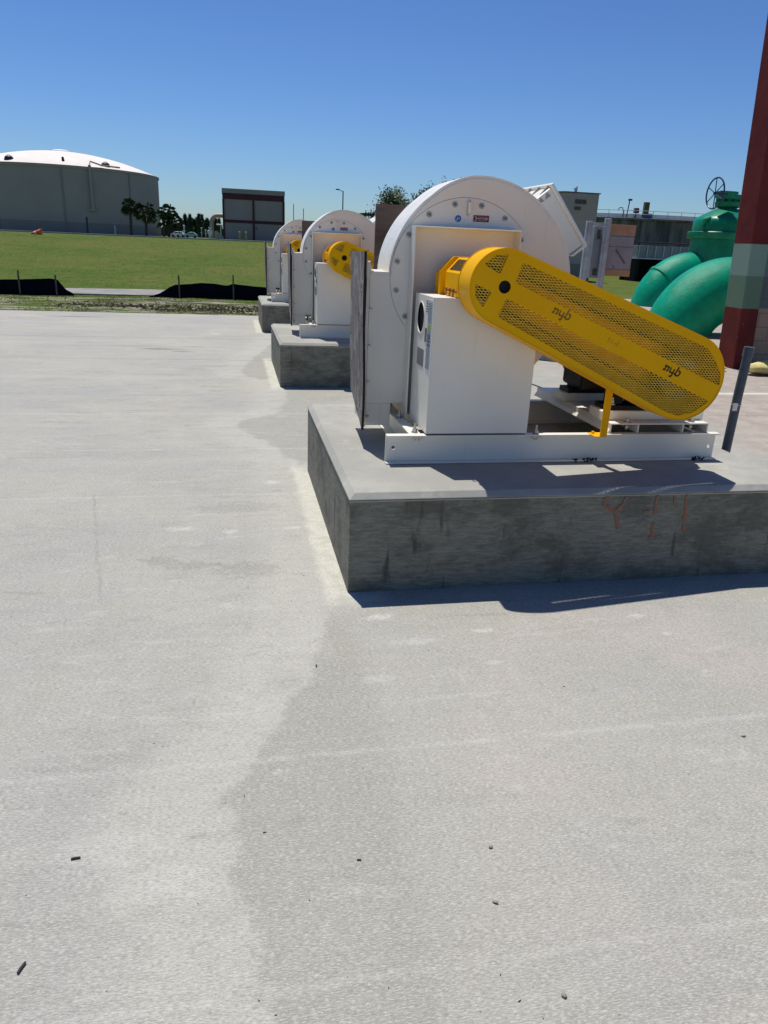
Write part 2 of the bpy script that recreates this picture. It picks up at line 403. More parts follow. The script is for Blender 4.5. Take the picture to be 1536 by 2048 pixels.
def m_grass():
    t = NT('mown_grass'); X, Y, Z = t.xyz()
    n1 = t.noise(.25, 5, .65); n2 = t.noise(1.5, 6, .7); n3 = t.noise(14, 5, .8, stretch=(1, .5, 1)); n4 = t.noise(70, 3, .8)
    c = t.mix(t.g(n1, .38, .62), (.060, .115, .010), (.112, .135, .022))
    c = t.mix(t.g(Y, 30, 24, 0, .55), c, (.050, .120, .008)); c = t.mix(t.g(t.noise(1.0, 5, .7, stretch=(.35, 1.2, 1)), .50, .68, 0, .5), c, (.165, .155, .05))
    c = t.mix(t.g(n2, .42, .66, 0, .7), c, (.135, .135, .038))
    c = t.mix(t.g(n3, .46, .62, 0, .8), c, (.048, .078, .009))
    c = t.mix(t.g(n4, .50, .72, 0, .6), c, (.17, .18, .06)); n5 = t.noise(5, 5, .8, stretch=(1, .7, 1)); c = t.mix(t.g(n5, .52, .70, 0, .55), c, (.040, .070, .008)); c = t.mix(t.g(n5, .44, .30, 0, .45), c, (.150, .165, .045))
    # churned sand and soil between the slab and the silt fence
    a = t.math('ADD', Y, t.math('MULTIPLY', t.math('SUBTRACT', t.noise(.9, 4, .6, stretch=(1, 2, 1)), .5), 3.4))
    strip = t.math('MULTIPLY', t.g(a, 17.2, 17.9), t.g(a, 22.0, 21.2)); strip = t.math('MULTIPLY', strip, t.g(X, 6, 3))
    sand = t.math('MULTIPLY', strip, t.g(t.noise(1.0, 6, .75, stretch=(.8, 2.4, 1)), .47, .56))
    c = t.mix(t.math('MULTIPLY', sand, .9), c, t.mix(t.g(t.noise(6, 5, .8), .4, .65), (.40, .36, .29), (.22, .18, .13)))
    soil = t.math('MULTIPLY', strip, t.g(t.noise(1.7, 6, .75, stretch=(.5, 1.6, 1)), .50, .57))
    soil = t.math('MULTIPLY', soil, t.g(X, -4.2, -2.6))
    c = t.mix(t.math('MULTIPLY', soil, .92), c, t.mix(t.g(n4, .4, .7), (.05, .038, .028), (.15, .12, .09)))
    h = t.math('ADD', n3, t.math('MULTIPLY', n4, .5))
    return t.out(c, .95, 0, t.bump(h, .5, .03), .1)
GRASS = m_grass()
BLADE = simple('grass_blade', (.115, .150, .024), .8, 0, .45, 3, spec=.15)
SOIL = simple('dark_clod_soil', (.045, .034, .025), .95, 0, .5, 15, .3, 40, .1)
SAND = m_concrete('sandy_path', (.34, .32, .30), (.24, .225, .205))
KERB = m_concrete('pale_kerb', (.42, .39, .36), (.30, .28, .26))
def m_bark():
    t = NT('bark'); o = t.tc.outputs['Object']
    n = t.noise(6, 5, .7, stretch=(3, 3, .6), vec=o)
    return t.out(t.ramp(n, [(.3, (.05, .04, .03)), (.7, (.16, .13, .10))]), .95, 0, t.bump(n, .6, .03), .1)
BARK = m_bark()
def m_leaf(name, a, b):
    t = NT(name); r = t.new('ShaderNodeObjectInfo'); n = t.noise(2.2, 3, .6, vec=t.tc.outputs['Object'])
    c = t.mix(t.g(n, .35, .65), a, b)
    t.b.inputs['Transmission Weight'].default_value = 0
    return t.out(c, .55, 0, None, .3)
LEAFD = m_leaf('dark_palm_frond', (.022, .048, .016), (.060, .092, .030))
LEAFP = m_leaf('blue_green_needles', (.020, .050, .026), (.042, .078, .036))
LEAFM = m_leaf('mid_green_leaves', (.030, .062, .018), (.070, .110, .032))

# background paints
TANKW = simple('taupe_tank_wall', (.41, .355, .31), .85, 0, .05, .3)
TANKB = simple('dark_tank_band', (.31, .27, .24), .85, 0, .06, .3)
DOME = simple('pale_pink_dome', (.80, .72, .64), .8, 0, .05, .5)
BLDG = simple('mauve_grey_render', (.38, .315, .29), .85, 0, .05, .6)
BLDR = simple('maroon_trim_paint', (.085, .018, .024), .7, 0, .2, 1)
BLDT = simple('grey_parapet', (.34, .30, .27), .8, 0, .06, .6)
WPIPE = simple('tan_pipe_paint', (.48, .38, .30), .6)
WHITEP = simple('white_paint', (.78, .78, .76), .45)
def m_green():
    t = NT('green_pipe_enamel'); o = t.tc.outputs['Object']
    n = t.noise(3, 5, .65, vec=o); s_ = t.noise(26, 5, .7, vec=o, stretch=(1, 2.5, 1))
    c = t.mix(t.g(n, .3, .7), (.0005, .36, .20), (.0005, .27, .14))
    return t.out(c, .30, 0, t.bump(t.math('ADD', n, t.math('MULTIPLY', s_, .8)), .5, .03), .2)
GREEN = m_green()
GREEND = simple('valve_green_enamel', (.002, .20, .10), .36, 0, .2, 3, .2, 12, spec=.25)
NAVY = simple('dark_blue_handwheel', (.008, .014, .055), .4)
def m_maroon(sx):
    t = NT('maroon_column_paint'); X, Y, Z = t.xyz()
    n = t.noise(3, 5, .6); c = t.mix(t.g(n, .35, .65), (.165, .030, .023), (.125, .022, .019))
    blk = t.math('ABSOLUTE', t.math('SUBTRACT', t.math('FRACT', t.math('DIVIDE', Z, 1.05)), .5))
    c = t.mix(t.g(blk, .47, .49, 0, .35), c, (.10, .02, .02))
    gz = t.math('MULTIPLY', t.g(Z, .905, .915), t.g(Z, 1.835, 1.825))
    gc = t.mix(t.g(Z, 1.385, 1.375), (.235, .335, .26), (.14, .225, .145))
    c = t.mix(gz, c, gc)
    sp = t.noise(34, 3, .6); c = t.mix(t.math('MULTIPLY', t.g(sp, .715, .74), t.g(Z, 1.9, .6)), c, (.6, .55, .5))
    return t.out(c, .6, 0, t.bump(t.noise(25, 4, .7), .3, .01), .12)
MAROON = m_maroon(0)
def m_block():
    t = NT('painted_block_wall'); X, Y, Z = t.xyz()
    br = t.new('ShaderNodeTexBrick'); mp = t.new('ShaderNodeCombineXYZ'); t.link(X, mp.inputs[0]); t.link(Z, mp.inputs[1])
    t.link(mp.outputs[0], br.inputs['Vector']); br.inputs['Scale'].default_value = 1
    br.inputs['Brick Width'].default_value = .42; br.inputs['Row Height'].default_value = .21; br.inputs['Mortar Size'].default_value = .006
    n = t.noise(5, 5, .6); base = t.mix(t.g(n, .3, .7), (.55, .35, .22), (.48, .31, .20))
    gz = t.math('MULTIPLY', t.g(Z, .905, .915), t.g(Z, 1.835, 1.825)); gc = t.mix(t.g(Z, 1.385, 1.375), (.20, .245, .22), (.165, .175, .165))
    c = t.mix(gz, base, gc); c = t.mix(t.g(Z, 1.83, 1.84), c, (.15, .03, .03))
    c = t.mix(t.math('MULTIPLY', br.outputs['Fac'], .6), c, (.13, .11, .10))
    return t.out(c, .85, 0, t.bump(t.math('SUBTRACT', 1., br.outputs['Fac']), .4, .01), .3)
BLOCK = m_block()
CLAR = None
def m_clar():
    t = NT('weather_streaked_concrete'); X, Y, Z = t.xyz()
    dr = t.noise(1.1, 5, .7, stretch=(1, 1, .10)); n = t.noise(.8, 5, .6)
    c = t.mix(t.g(dr, .38, .62), (.21, .195, .175), (.062, .06, .058)); c = t.mix(t.g(n, .5, .7, 0, .5), c, (.13, .12, .11))
    return t.out(c, .9)
CLAR = m_clar()
GALV = simple('galvanised_strut', (.42, .46, .50), .42, .35, .15, 8)
BEIGE = simple('beige_building_panel', (.44, .37, .32), .8, 0, .05, 1)
BEIGED = simple('dark_beige_band', (.27, .22, .19), .8, 0, .05, 1)  # darker grey-brown colour of the building base
VENT = simple('grey_louvre', (.13, .115, .115), .7)
CARD = simple('cardboard', (.40, .235, .14), .85, 0, .12, 6)
WRAP = simple('grey_protective_film', (.27, .265, .31), .6, 0, .12, 3)
TROUGH = simple('blue_grey_sheet_metal', (.24, .27, .29), .55, .2, .15, 1)
PVC = simple('slate_grey_conduit', (.060, .078, .100), .5, 0, .25, 8, .1)
TIN = simple('bright_strap', (.55, .56, .57), .35, .7)
ORANGE = simple('orange_cone', (.75, .12, .03), .5)
YPOST = simple('yellow_bollard_paint', (.42, .37, .06), .5)
LAMP = simple('dark_bronze_pole', (.012, .016, .026), .5)
FAB = simple('black_silt_fabric', (.003, .004, .012), .8, 0, .3, 5, .3, 30, spec=.08)
STAKE = simple('weathered_stake', (.11, .10, .08), .9, 0, .3, 20)
CARP = simple('white_car_paint', (.75, .77, .78), .2)
CARG = simple('green_white_car_paint', (.30, .50, .42), .3)
GLASS = simple('dark_car_glass', (.02, .03, .035), .1)
BAGY = simple('yellow_sandbag_cloth', (.66, .55, .20), .8, 0, .2, 10, .5, 18)
STONE = simple('pale_rubble', (.34, .31, .27), .9, 0, .3, 8, .4, 20)
TARP = simple('grey_tarp', (.15, .16, .17), .5, 0, .3, 5, .4, 12)
TWIG = simple('dark_twig', (.05, .05, .045), .9, 0, .4, 60)
GRIT = simple('dark_grit', (.07, .06, .05), .9, 0, .5, 90)
SPRAY = None
def m_spray():
    t = NT('orange_spray_paint'); n = t.noise(38, 5, .75)
    c = t.mix(t.g(n, .40, .62), (.36, .115, .055), (.18, .15, .115))
    return t.out(c, .8)
SPRAY = m_spray()
def m_ply():
    t = NT('weathered_plywood'); o = t.tc.outputs['Object']
    n = t.noise(2.2, 5, .6, stretch=(1, 2.0, 1.1), vec=o, dist=2.6)
    fr = t.math('ABSOLUTE', t.math('SUBTRACT', t.math('FRACT', t.math('MULTIPLY', n, 7.)), .5))
    f2 = t.noise(38, 5, .75, stretch=(1, 3, .5), vec=o)
    c = t.mix(t.g(n, .35, .65), (.36, .325, .29), (.19, .17, .155))
    c = t.mix(t.g(fr, .16, .0, 0, .85), c, (.045, .04, .038)); c = t.mix(t.g(f2, .5, .75, 0, .55), c, (.10, .095, .095))
    return t.out(c, .88, 0, t.bump(t.math('ADD', n, f2), .4, .006), .2)
PLY = m_ply()
def m_ply2():
    t = NT('brown_plywood'); o = t.tc.outputs['Object']
    n = t.noise(3, 6, .7, stretch=(.7, 1, 3), vec=o, dist=.8)
    return t.out(t.ramp(n, [(.3, (.085, .060, .048)), (.55, (.15, .11, .09)), (.75, (.21, .16, .13))]), .9, 0, t.bump(n, .3, .005), .2)
PLYB = m_ply2()
PLYEDGE = simple('plywood_edge', (.02, .014, .012), .9)

# ------------------------------------------------------------------ world and sun
SUN = Vector((-.098, .348, 1)).normalized()
w = bpy.data.worlds.new('World'); scene.world = w; w.use_nodes = True
nt = w.node_tree; bg = nt.nodes['Background']; sky = nt.nodes.new('ShaderNodeTexSky')
sky.sky_type = 'NISHITA'; sky.sun_disc = False; sky.sun_elevation = math.asin(SUN.z)
sky.sun_rotation = math.atan2(SUN.x, SUN.y); sky.air_density = 1.0; sky.dust_density = .35; sky.ozone_density = 2.2
gm = nt.nodes.new('ShaderNodeGamma'); gm.inputs[1].default_value = 1.3; nt.links.new(sky.outputs[0], gm.inputs[0])
ml = nt.nodes.new('ShaderNodeMix'); ml.data_type = 'RGBA'; ml.blend_type = 'MULTIPLY'; ml.inputs[0].default_value = 1
nt.links.new(gm.outputs[0], ml.inputs[6]); ml.inputs[7].default_value = (.300, .388, .530, 1)
nt.links.new(ml.outputs[2], bg.inputs[0]); bg.inputs[1].default_value = .10
sl = bpy.data.lights.new('sun', 'SUN'); sl.energy = 4.2; sl.angle = R(.5); sl.color = (1, .965, .91)
so = bpy.data.objects.new('sun', sl); COL.objects.link(so)
so.rotation_euler = SUN.to_track_quat('Z', 'Y').to_euler(); so.location = (-10, 30, 60)

# ------------------------------------------------------------------ setting: terrain, slab
def smooth(a, b, x):
    t = max(0, min(1, (x-a)/(b-a))); return t*t*(3-2*t)
def terrain_z(x, y):
    s = 1 - smooth(.16, .40, x/max(y, 1.))
    h = 1.46*smooth(23.8, 46, y)
    k = (y-24.5)/21.
    lin = max(0, min(1, k))*1.46
    z = s*(.35*h+.65*lin)
    z += (noise.noise(Vector((x*.35, y*.35, 0)))*.045 + noise.noise(Vector((x*1.7, y*1.7, 3)))*.018)*smooth(17, 18.5, y)*(1-smooth(43, 45, y))
    return z - .05
xs = [-260, -140, -80, -50, -36, -28] + [-24+i*.5 for i in range(0, 97)] + [26, 30, 36, 45, 60, 90, 140, 260]
ys = [-25, -10, 0, 8, 14, 16.2] + [16.7+i*.45 for i in range(0, 68)] + [48, 52, 58, 66, 76, 90, 120, 180, 300, 600]
m = MB(); nx = len(xs)
for y in ys:
    for x in xs: m.v.append((x, y, terrain_z(x, y)))
for j in range(len(ys)-1):
    for i in range(nx-1):
        a = j*nx+i; m.f.append((a, a+1, a+nx+1, a+nx)); m.m.append(0)
o = m.build('ground', GRASS, smooth=180); tag(o, kind='structure')

m = MB()
m.prism([(-60, -20), (60, -20), (60, 27.5), (3.6, 27.5), (3.6, 17.1), (-60, 16.1)], XY, -.12, 0)
o = m.build('concrete_slab', SLAB, bevel=.006); tag(o, kind='structure'); fixn(o)
m = MB()
pp = [(-30, 22.5), (-4.6, 22.35), (-2.2, 22.5), (3.2, 22.45), (3.2, 24.75), (-2, 24.95), (-4.2, 24.6), (-6.5, 23.6), (-30, 23.3)]
m.prism(pp, XY, -.16, -.018); o = m.build('path', SAND); tag(o, kind='structure'); fixn(o)
m = MB()   # kerb road line along the crest
for i in range(60):
    x0, x1 = -40+i*1.0, -39+i*1.0
    m.box(x0, x1-.01, 46.2, 47.6, 1.2, 1.475)
o = m.build('crest_kerb', KERB); tag(o, kind='structure')

# ------------------------------------------------------------------ pads
PITCH = 5.38
def pad(y0, x0=.51, x1=2.95, label='', first=None):
    if first is not None:
        o = first.copy(); COL.objects.link(o); o.location.y = y0; tag(o, label); return o
    m = MB(); y1 = 2.06; c = .026; h = .503; l = .004
    base = [(x0, 0), (x1, 0), (x1, y1), (x0, y1)]; top = [(x0+c, c), (x1-c, c), (x1-c, y1-c), (x0+c, y1-c)]
    mid = [(x0-l, -l), (x1+l, -l), (x1+l, y1+l), (x0-l, y1+l)]
    vs = [(x, y, -.05) for x, y in base] + [(x, y, h-c-.012) for x, y in base] + [(x, y, h-c-.009) for x, y in mid] + [(x, y, h-c) for x, y in mid] + [(x, y, h) for x, y in top]
    fs = [(0, 3, 2, 1), (16, 17, 18, 19)]
    for k in range(4):
        fs += [(4*k+i, 4*k+(i+1) % 4, 4*k+4+(i+1) % 4, 4*k+4+i) for i in range(4)]
    m.add(vs, fs)
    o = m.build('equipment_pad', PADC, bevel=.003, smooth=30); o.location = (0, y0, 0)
    return tag(o, label, 'concrete pad', 'raised concrete pads under the blowers')
pad1 = pad(3.222, label='nearest raised concrete pad, its shaded front face marked with faded orange spray paint')
pad2 = pad(8.60, first=pad1, label='middle raised concrete pad, partly hidden behind the nearest blower')
pad3 = pad(13.98, first=pad1, label='farthest raised concrete pad beside the edge of the grass')
m = MB()
S = [[(1.817,.462),(1.793,.447),(1.803,.415),(1.855,.378)], [(1.914,.462),(1.900,.42),(1.862,.380),(1.877,.340),(1.893,.287)],
     [(2.081,.462),(2.082,.42),(2.088,.361)], [(2.083,.315),(2.089,.235),(2.072,.228)], [(2.019,.378),(2.05,.374)], [(2.181,.452),(2.187,.416)], [(2.247,.465),(2.256,.38),(2.26,.33),(2.267,.263)]]
for i, s_ in enumerate(S):
    m.piece()
    q = []
    for a, b in zip(s_[:-1], s_[1:]):
        for k in range(5):
            f = k/5; q.append((a[0]*(1-f)+b[0]*f+random.uniform(-.002, .002), a[1]*(1-f)+b[1]*f))
    q.append(s_[-1])
    m.ribbon(q, [random.uniform(.011, .021) for _ in q], XZ, 3.2185-.0006*(i % 3), 3.2215)
m.each('spray_mark', SPRAY, pad1, origin=(0, 3.222, 0), smooth=0)
m = MB()
random.seed(3)

# ------------------------------------------------------------------ the blower
CX_, CZ_ = 1.27, 1.438
def rad(th):
    tb = [(-90, .708), (-60, .69), (-30, .668), (0, .648), (6, .641), (13, .635), (24, .624), (36, .602), (49, .582), (61, .566), (74, .548), (88, .531), (102, .490+.012), (117, .468), (131, .450), (147, .436), (159, .430), (171, .427), (190, .424)]
    for (a, ra), (b, rb) in zip(tb[:-1], tb[1:]):
        if a <= th <= b: return ra + (rb-ra)*(th-a)/(b-a)
    return tb[-1][1]
def polar(th, r=None, c=(CX_, CZ_)):
    r = rad(th) if r is None else r
    return (c[0]+r*math.cos(R(th)), c[1]+r*math.sin(R(th)))
GA = R(-22.3)
G1 = (1.258, 1.434); GL = 1.108
def gmap(u, v, w): return (G1[0]+u*math.cos(GA)-v*math.sin(GA), w, G1[1]+u*math.sin(GA)+v*math.cos(GA))
def stadium(r1, r2, L=GL, n=26):
    phi = math.asin((r2-r1)/L); pts = []
    for i in range(n+1):
        t = PI/2+phi + (PI-2*phi)*i/n; pts.append((r1*math.cos(t), r1*math.sin(t)))
    for i in range(n+1):
        t = -PI/2-phi + (PI+2*phi)*i/n; pts.append((L+r2*math.cos(t), r2*math.sin(t)))
    return pts
def rounded(poly, r, n=4):
    out = []; m_ = len(poly)
    for i in range(m_):
        p0 = Vector(poly[i-1]); p = Vector(poly[i]); p1 = Vector(poly[(i+1) % m_])
        a = (p0-p); b = (p1-p); rr = min(r, a.length*.45, b.length*.45)
        a = p + a.normalized()*rr; b = p + b.normalized()*rr
        for k in range(n+1):
            f = k/n; q = a*(1-f)**2 + p*2*f*(1-f) + b*f*f; out.append((q.x, q.y))
    return out
def clip(poly, a, b):
    # clip the line a-b to a convex polygon, returns segment or None
    t0, t1 = 0., 1.; d = (b[0]-a[0], b[1]-a[1]); area = sum(poly[i-1][0]*poly[i][1]-poly[i][0]*poly[i-1][1] for i in range(len(poly)))
    sg = 1 if area > 0 else -1
    for i in range(len(poly)):
        p, q = poly[i-1], poly[i]; nx_, ny_ = -(q[1]-p[1])*sg, (q[0]-p[0])*sg
        den = nx_*d[0]+ny_*d[1]; num = nx_*(a[0]-p[0])+ny_*(a[1]-p[1])
        if abs(den) < 1e-12:
            if num < 0: return None
            continue
        t = -num/den
        if den > 0: t0 = max(t0, t)
        else: t1 = min(t1, t)
    return None if t0 >= t1 else ((a[0]+d[0]*t0, a[1]+d[1]*t0), (a[0]+d[0]*t1, a[1]+d[1]*t1))

def make_blower():
    B = empty('industrial_blower', (1.75, 4.1, .503), 'nearest white blower with a long yellow belt guard lettered nyb', 'blower', 'white industrial blowers on concrete pads')
    Y0, Y1 = 4.20, 4.55
    # housing ---------------------------------------------------------
    arc = [polar(t) for t in range(177, -91, -3)]
    outl = [(.846, 1.458)] + arc[0:] + [(1.0, .730), (.733, .730), (.733, 1.458)]
    m = MB(); m.prism(outl, XZ, Y0, Y1)
    H = m.build('scroll_housing', RIM, B, bevel=.014, seg=3, smooth=40); fixn(H)
    m = MB()   # smooth front cheek, proud of the shell by 3 mm
    ins = [polar(t, rad(t)-.016) for t in range(172, -91, -4)]
    m.prism([(.862, 1.442)] + ins + [(.738, .746), (.738, 1.442)], XZ, Y0-.003, Y0+.01)
    fixn(m.build('side_cheek', WHITE, H, bevel=.002))
    m = MB()
    m.tube([(CX_+.418*math.cos(R(a)), Y0-.003, CZ_+.418*math.sin(R(a))) for a in range(40, 222, 3)], .0015, 6)
    m.build('seam_ring', SEAM_SHADE, H)
    b0 = None
    for k in range(16):
        a = R(11.25+k*22.5); x, z = CX_+.388*math.cos(a), CZ_+.388*math.sin(a)
        if z < 1.1 and x > .96 : continue
        if b0 is None:
            m = MB(); c = (0, 0, 0)
            m.cyl((0, 0, 0), (0, -.004, 0), .0155, n=16, mi=0); m.cyl((0, -.004, 0), (0, -.012, 0), .0095, n=6, mi=0); m.cyl((0, -.012, 0), (0, -.017, 0), .005, n=8, mi=1)
            b0 = m.build('bolt', [STEEL, DKSTEEL], H, origin=(0, 0, 0)); b = b0
        else:
            b = b0.copy(); COL.objects.link(b)
        b.location = Vector((x, Y0-.0032, z)) - wpos(B)
    m = MB(); m.plate([(1.262, 1.77), (1.274, 1.77), (1.276, 1.84), (1.262, 1.84)], [], XZ, Y0-.003, Y0-.006)
    m = MB(); m.prism([(Y0-.003, 1.77), (Y0-.028, 1.778), (Y0-.036, 1.80), (Y0-.034, 1.832), (Y0-.016, 1.842), (Y0-.003, 1.84)], YZ, 1.266, 1.275)
    m.build('lifting_lug', WHITE, H, bevel=.003)
    m = MB(); m.cyl((1.217, Y0-.003, 1.748), (1.217, Y0-.005, 1.748), .0175, n=24)
    bl = m.build('round_sticker', BLUE, H)
    m = MB()
    m.stroke([(1.209, 1.742), (1.215, 1.754), (1.222, 1.744), (1.226, 1.755)], .0028, XZ, Y0-.0055, Y0-.007); m.stroke([(1.208, 1.738), (1.214, 1.742)], .003, XZ, Y0-.0055, Y0-.007)
    m.build('sticker_emblem', STICK, bl, smooth=0)
    m = MB(); m.box(1.304, 1.393, Y0-.0055, Y0-.003, 1.737, 1.770)
    st = m.build('arrow_sign', REDST, H)
    m = MB(); w0, w1 = Y0-.0055, Y0-.007
    m.stroke([(1.322, 1.7535), (1.378, 1.7535)], .0042, XZ, w0, w1)
    m.prism([(1.374, 1.7645), (1.388, 1.7535), (1.374, 1.7425)], XZ, w0, w1)
    m.stroke([(1.324, 1.7535), (1.314, 1.764)], .005, XZ, w0, w1); m.stroke([(1.324, 1.7535), (1.314, 1.743)], .005, XZ, w0, w1)
    for zz in (1.7622, 1.7448):
        x = 1.331
        while x < 1.368:
            l_ = random.uniform(.003, .005); m.stroke([(x, zz), (x+l_, zz)], .0024, XZ, w0, w1); x += l_+.0032
    m.build('rotation_arrow', PINK, st, smooth=0)
    # outlet ------------------------------------------------------------
    m = MB(); m.box(.733, .888, Y0+.002, Y1-.002, .597, .729); m.prism([(Y0-.05, .600), (Y1+.02, .745), (Y1+.05, 1.50), (Y0-.05, 1.51)], YZ, .716, .733); m.box(.733, .75, Y0+.02, Y1+.04, 1.458, 1.49)
    od = m.build('outlet_flange', WHITE, B, bevel=.003)
    m = MB()
    for z in (.66, .86, 1.06, 1.26, 1.46):
        m.piece(); m.cyl((.733, Y0-.028, z), (.746, Y0-.028, z), .009, n=6); m.cyl((.72, Y0-.028, z), (.756, Y0-.028, z), .004, n=6)
    m.each('flange_bolt', STEEL, od)
    # rear inlet box with its tilted flange ------------------------------
    n_ = Vector((.785, 0, .62)); t_ = Vector((.62, 0, -.785)); c0 = Vector((2.06, 0, 1.82))
    def q(s, t): v = c0 + n_*s + t_*t; return (v.x, v.z)
    m = MB(); m.prism([q(-.015, -.205), q(-.015, .205), q(-.75, .185), q(-.75, -.205)], XZ, 4.632, 5.19)
    IB = m.build('inlet_duct', WHITE, B, bevel=.012, seg=3); fixn(IB)
    m = MB(); m.box(1.12, 1.72, 4.552, 5.20, .95, 1.70); m.build('inlet_box', WHITE, B, bevel=.008)
    m = MB(); m.prism([q(0, -.222), q(0, .214), q(-.006, .222), q(-.11, .222), q(-.125, .206), q(-.022, .206), q(-.022, -.222)], XZ, 4.617, 5.205)
    fl = m.build('inlet_flange', WHITE, IB, bevel=.006, seg=3); fixn(fl)
    m = MB()
    for yy in (4.655, 4.80, 4.95, 5.10):
        m.piece(); m.prism([q(-.023, -.206), q(-.095, -.206), q(-.023, -.222)], XZ, yy, yy+.012)
    for s_ in (-.055, -.105, -.155):
        m.piece(); m.prism([q(s_-.006, -.198), q(s_-.034, -.168), q(s_+.006, -.166)], XZ, 4.6285, 4.6335)  # thin grey triangles on the duct front, painted shadows of the gussets
    for g_ in m.each('gusset_and_shade', SEAM_SHADE, IB): fixn(g_)
    # pedestal ------------------------------------------------------------
    m = MB()
    m.box(.957, 1.555, 4.188, 4.196, .668, 1.70); m.box(.957, .9645, 4.095, 4.188, .668, 1.70)
    m.box(1.5475, 1.555, 4.095, 4.188, .668, 1.70); m.box(.9645, 1.5475, 4.095, 4.188, 1.6925, 1.70)
    PF = m.build('pedestal_back_frame', WHITE, B, bevel=.002)
    cab = MB()
    x0, x1, y0, y1, z0, z1 = .98, 1.545, 3.705, 4.094, .668, 1.362
    hole = [(3.952+.080*math.cos(R(a)), 1.243+.080*math.sin(R(a))) for a in range(0, 360, 12)]
    cab.plate([(y0, z0), (y1, z0), (y1, z1), (y0, z1)], [hole], YZ, x0, x0+.004)
    cab.box(x0+.004, x1, y0, y0+.004, z0, z1); cab.box(x1-.004, x1, y0+.004, y1, z0, z1)
    cab.box(x0+.004, x1-.004, y0+.004, y1, z1-.004, z1); cab.box(x0+.004, x1-.004, y1-.004, y1, z0, z1-.004)
    CB = cab.build('pedestal_cabinet', WHITE, B, bevel=.0015); fixn(CB)
    m = MB(); m.box(x0+.012, x0+.02, y0+.02, y1-.02, z0+.02, z1-.02); m.build('hole_dark_sheet', DARKIN, CB)  # near-black sheet behind the hole, standing for the shade inside the cabinet
    m = MB(); m.tube([(x0-.001, a, b) for a, b in hole], .003, 6, closed=True); m.build('hole_trim', WHITE, CB)
    m = MB(); m.box(x0-.002, x0, 3.720, 3.802, 1.0, 1.345)
    sk = m.build('data_sticker', STICK, CB)
    m = MB(); rr = random.Random(5)
    xa, xb = x0-.0038, x0-.002
    for z in [1.33-i*.0088 for i in range(38)]:
        if 1.186 < z < 1.195: m.piece()
        if 1.195 < z < 1.225: continue
        y = 3.728
        while y < 3.79:
            l_ = rr.uniform(.004, .014); m.box(xa, xb, y, min(y+l_, 3.796), z-.0018, z+.0018); y += l_+rr.uniform(.004, .014)
    for z in (1.17, 1.155, 1.14, 1.12): m.box(xa-.0002, xb, 3.732, 3.782, z-.0042, z+.0042)
    m.each('sticker_print', INK, sk, smooth=0)
    m = MB(); m.box(xa-.0004, xb, 3.735, 3.785, 1.195, 1.225); m.build('sticker_patch', GREENST, sk)
    m = MB(); m.box(x0-.002, x0, 3.803, 3.845, 1.13, 1.20); m.piece()
    for z in (1.335, 1.322, 1.309, 1.296, 1.283): m.box(x0-.0015, x0, 3.812, 3.845, z-.003, z+.003)
    m.each('small_lettering', INK, CB, smooth=0)
    m = MB(); m.box(x0-.002, x0, 3.85, 3.985, .995, 1.085); m.build('nameplate', PLATEG, CB)
    # base frame -----------------------------------------------------------
    BF = MB()
    hl = [(.817+.010*math.cos(R(a)), .585+.010*math.sin(R(a))) for a in range(0, 360, 24)]
    hr = [(2.687+.010*math.cos(R(a)), .577+.010*math.sin(R(a))) for a in range(0, 360, 24)]
    BF.plate([(.772, .5115), (2.722, .5115), (2.722, .6525), (.772, .6525)], [hl, hr], XZ, 3.740, 3.747)
    sl_ = [(.800, 3.712), (.826, 3.712), (.826, 3.724), (.800, 3.724)]
    BF.plate([(.772, 3.698), (2.722, 3.698), (2.722, 3.747), (.772, 3.747)], [sl_], XY, .505, .5115)
    BF.box(.772, 2.722, 3.698, 3.747, .6525, .66)
    F1 = BF.build('base_frame', WHITE, B, bevel=.0015); fixn(F1)
    m = MB(); m.box(.955, .963, 3.748, 4.615, .5115, .6525); m.box(.90, .963, 3.748, 4.615, .6525, .6595); m.box(.90, .963, 3.748, 4.615, .505, .5115)
    m.build('cross_rail', WHITE, F1, bevel=.0015)
    m = MB(); m.box(2.60, 2.608, 3.748, 4.615, .5115, .6525); m.box(2.608, 2.66, 3.748, 4.615, .6525, .6595); m.box(2.608, 2.66, 3.748, 4.615, .505, .5115)
    m.build('cross_rail', WHITE, F1, bevel=.0015)
    m = MB(); m.box(.90, 2.722, 4.66, 4.668, .5115, .6525); m.box(.90, 2.722, 4.616, 4.668, .6525, .66); m.box(.90, 2.722, 4.616, 4.668, .505, .5115)
    m.build('cross_rail', WHITE, F1, bevel=.0015)
    m = MB()
    for (x, y) in ((.936, 3.77), (.928, 4.13), (1.605, 3.722), (1.0-.064+.0, 4.45)):
        m.piece(); m.cyl((x, y, .66), (x, y, .664), .019, n=16); m.cyl((x, y, .664), (x, y, .680), .013, n=6); m.cyl((x, y, .68), (x, y, .708), .0075, n=10)
    for x in (.94, 1.605):
        m.piece(); m.box(x-.026, x+.026, 3.70, 3.738, .644, .652); m.cyl((x, 3.719, .630), (x, 3.719, .644), .012, n=6)
    m.each('anchor_bolt', STEEL, F1)
    m = MB()
    for (x, y, s_) in ((1.842, 3.694, .8), (1.905, 3.694, 1), (1.93, 3.696, 1.2), (1.955, 3.694, 1), (2.575, 3.694, .8), (2.60, 3.696, 1.2), (2.63, 3.694, .9)):
        m.piece()
        for k in range(9):
            a = (x+random.uniform(-.016, .016)*s_, y+random.uniform(-.006, .006), .509+random.uniform(0, .016)*s_)
            m.cyl(a, (a[0]+random.uniform(-.014, .014), a[1]+random.uniform(-.004, .004), a[2]+random.uniform(-.006, .006)), .005*s_, .002, n=6)
    m.each('sealant_crumb', RUBBER, F1)
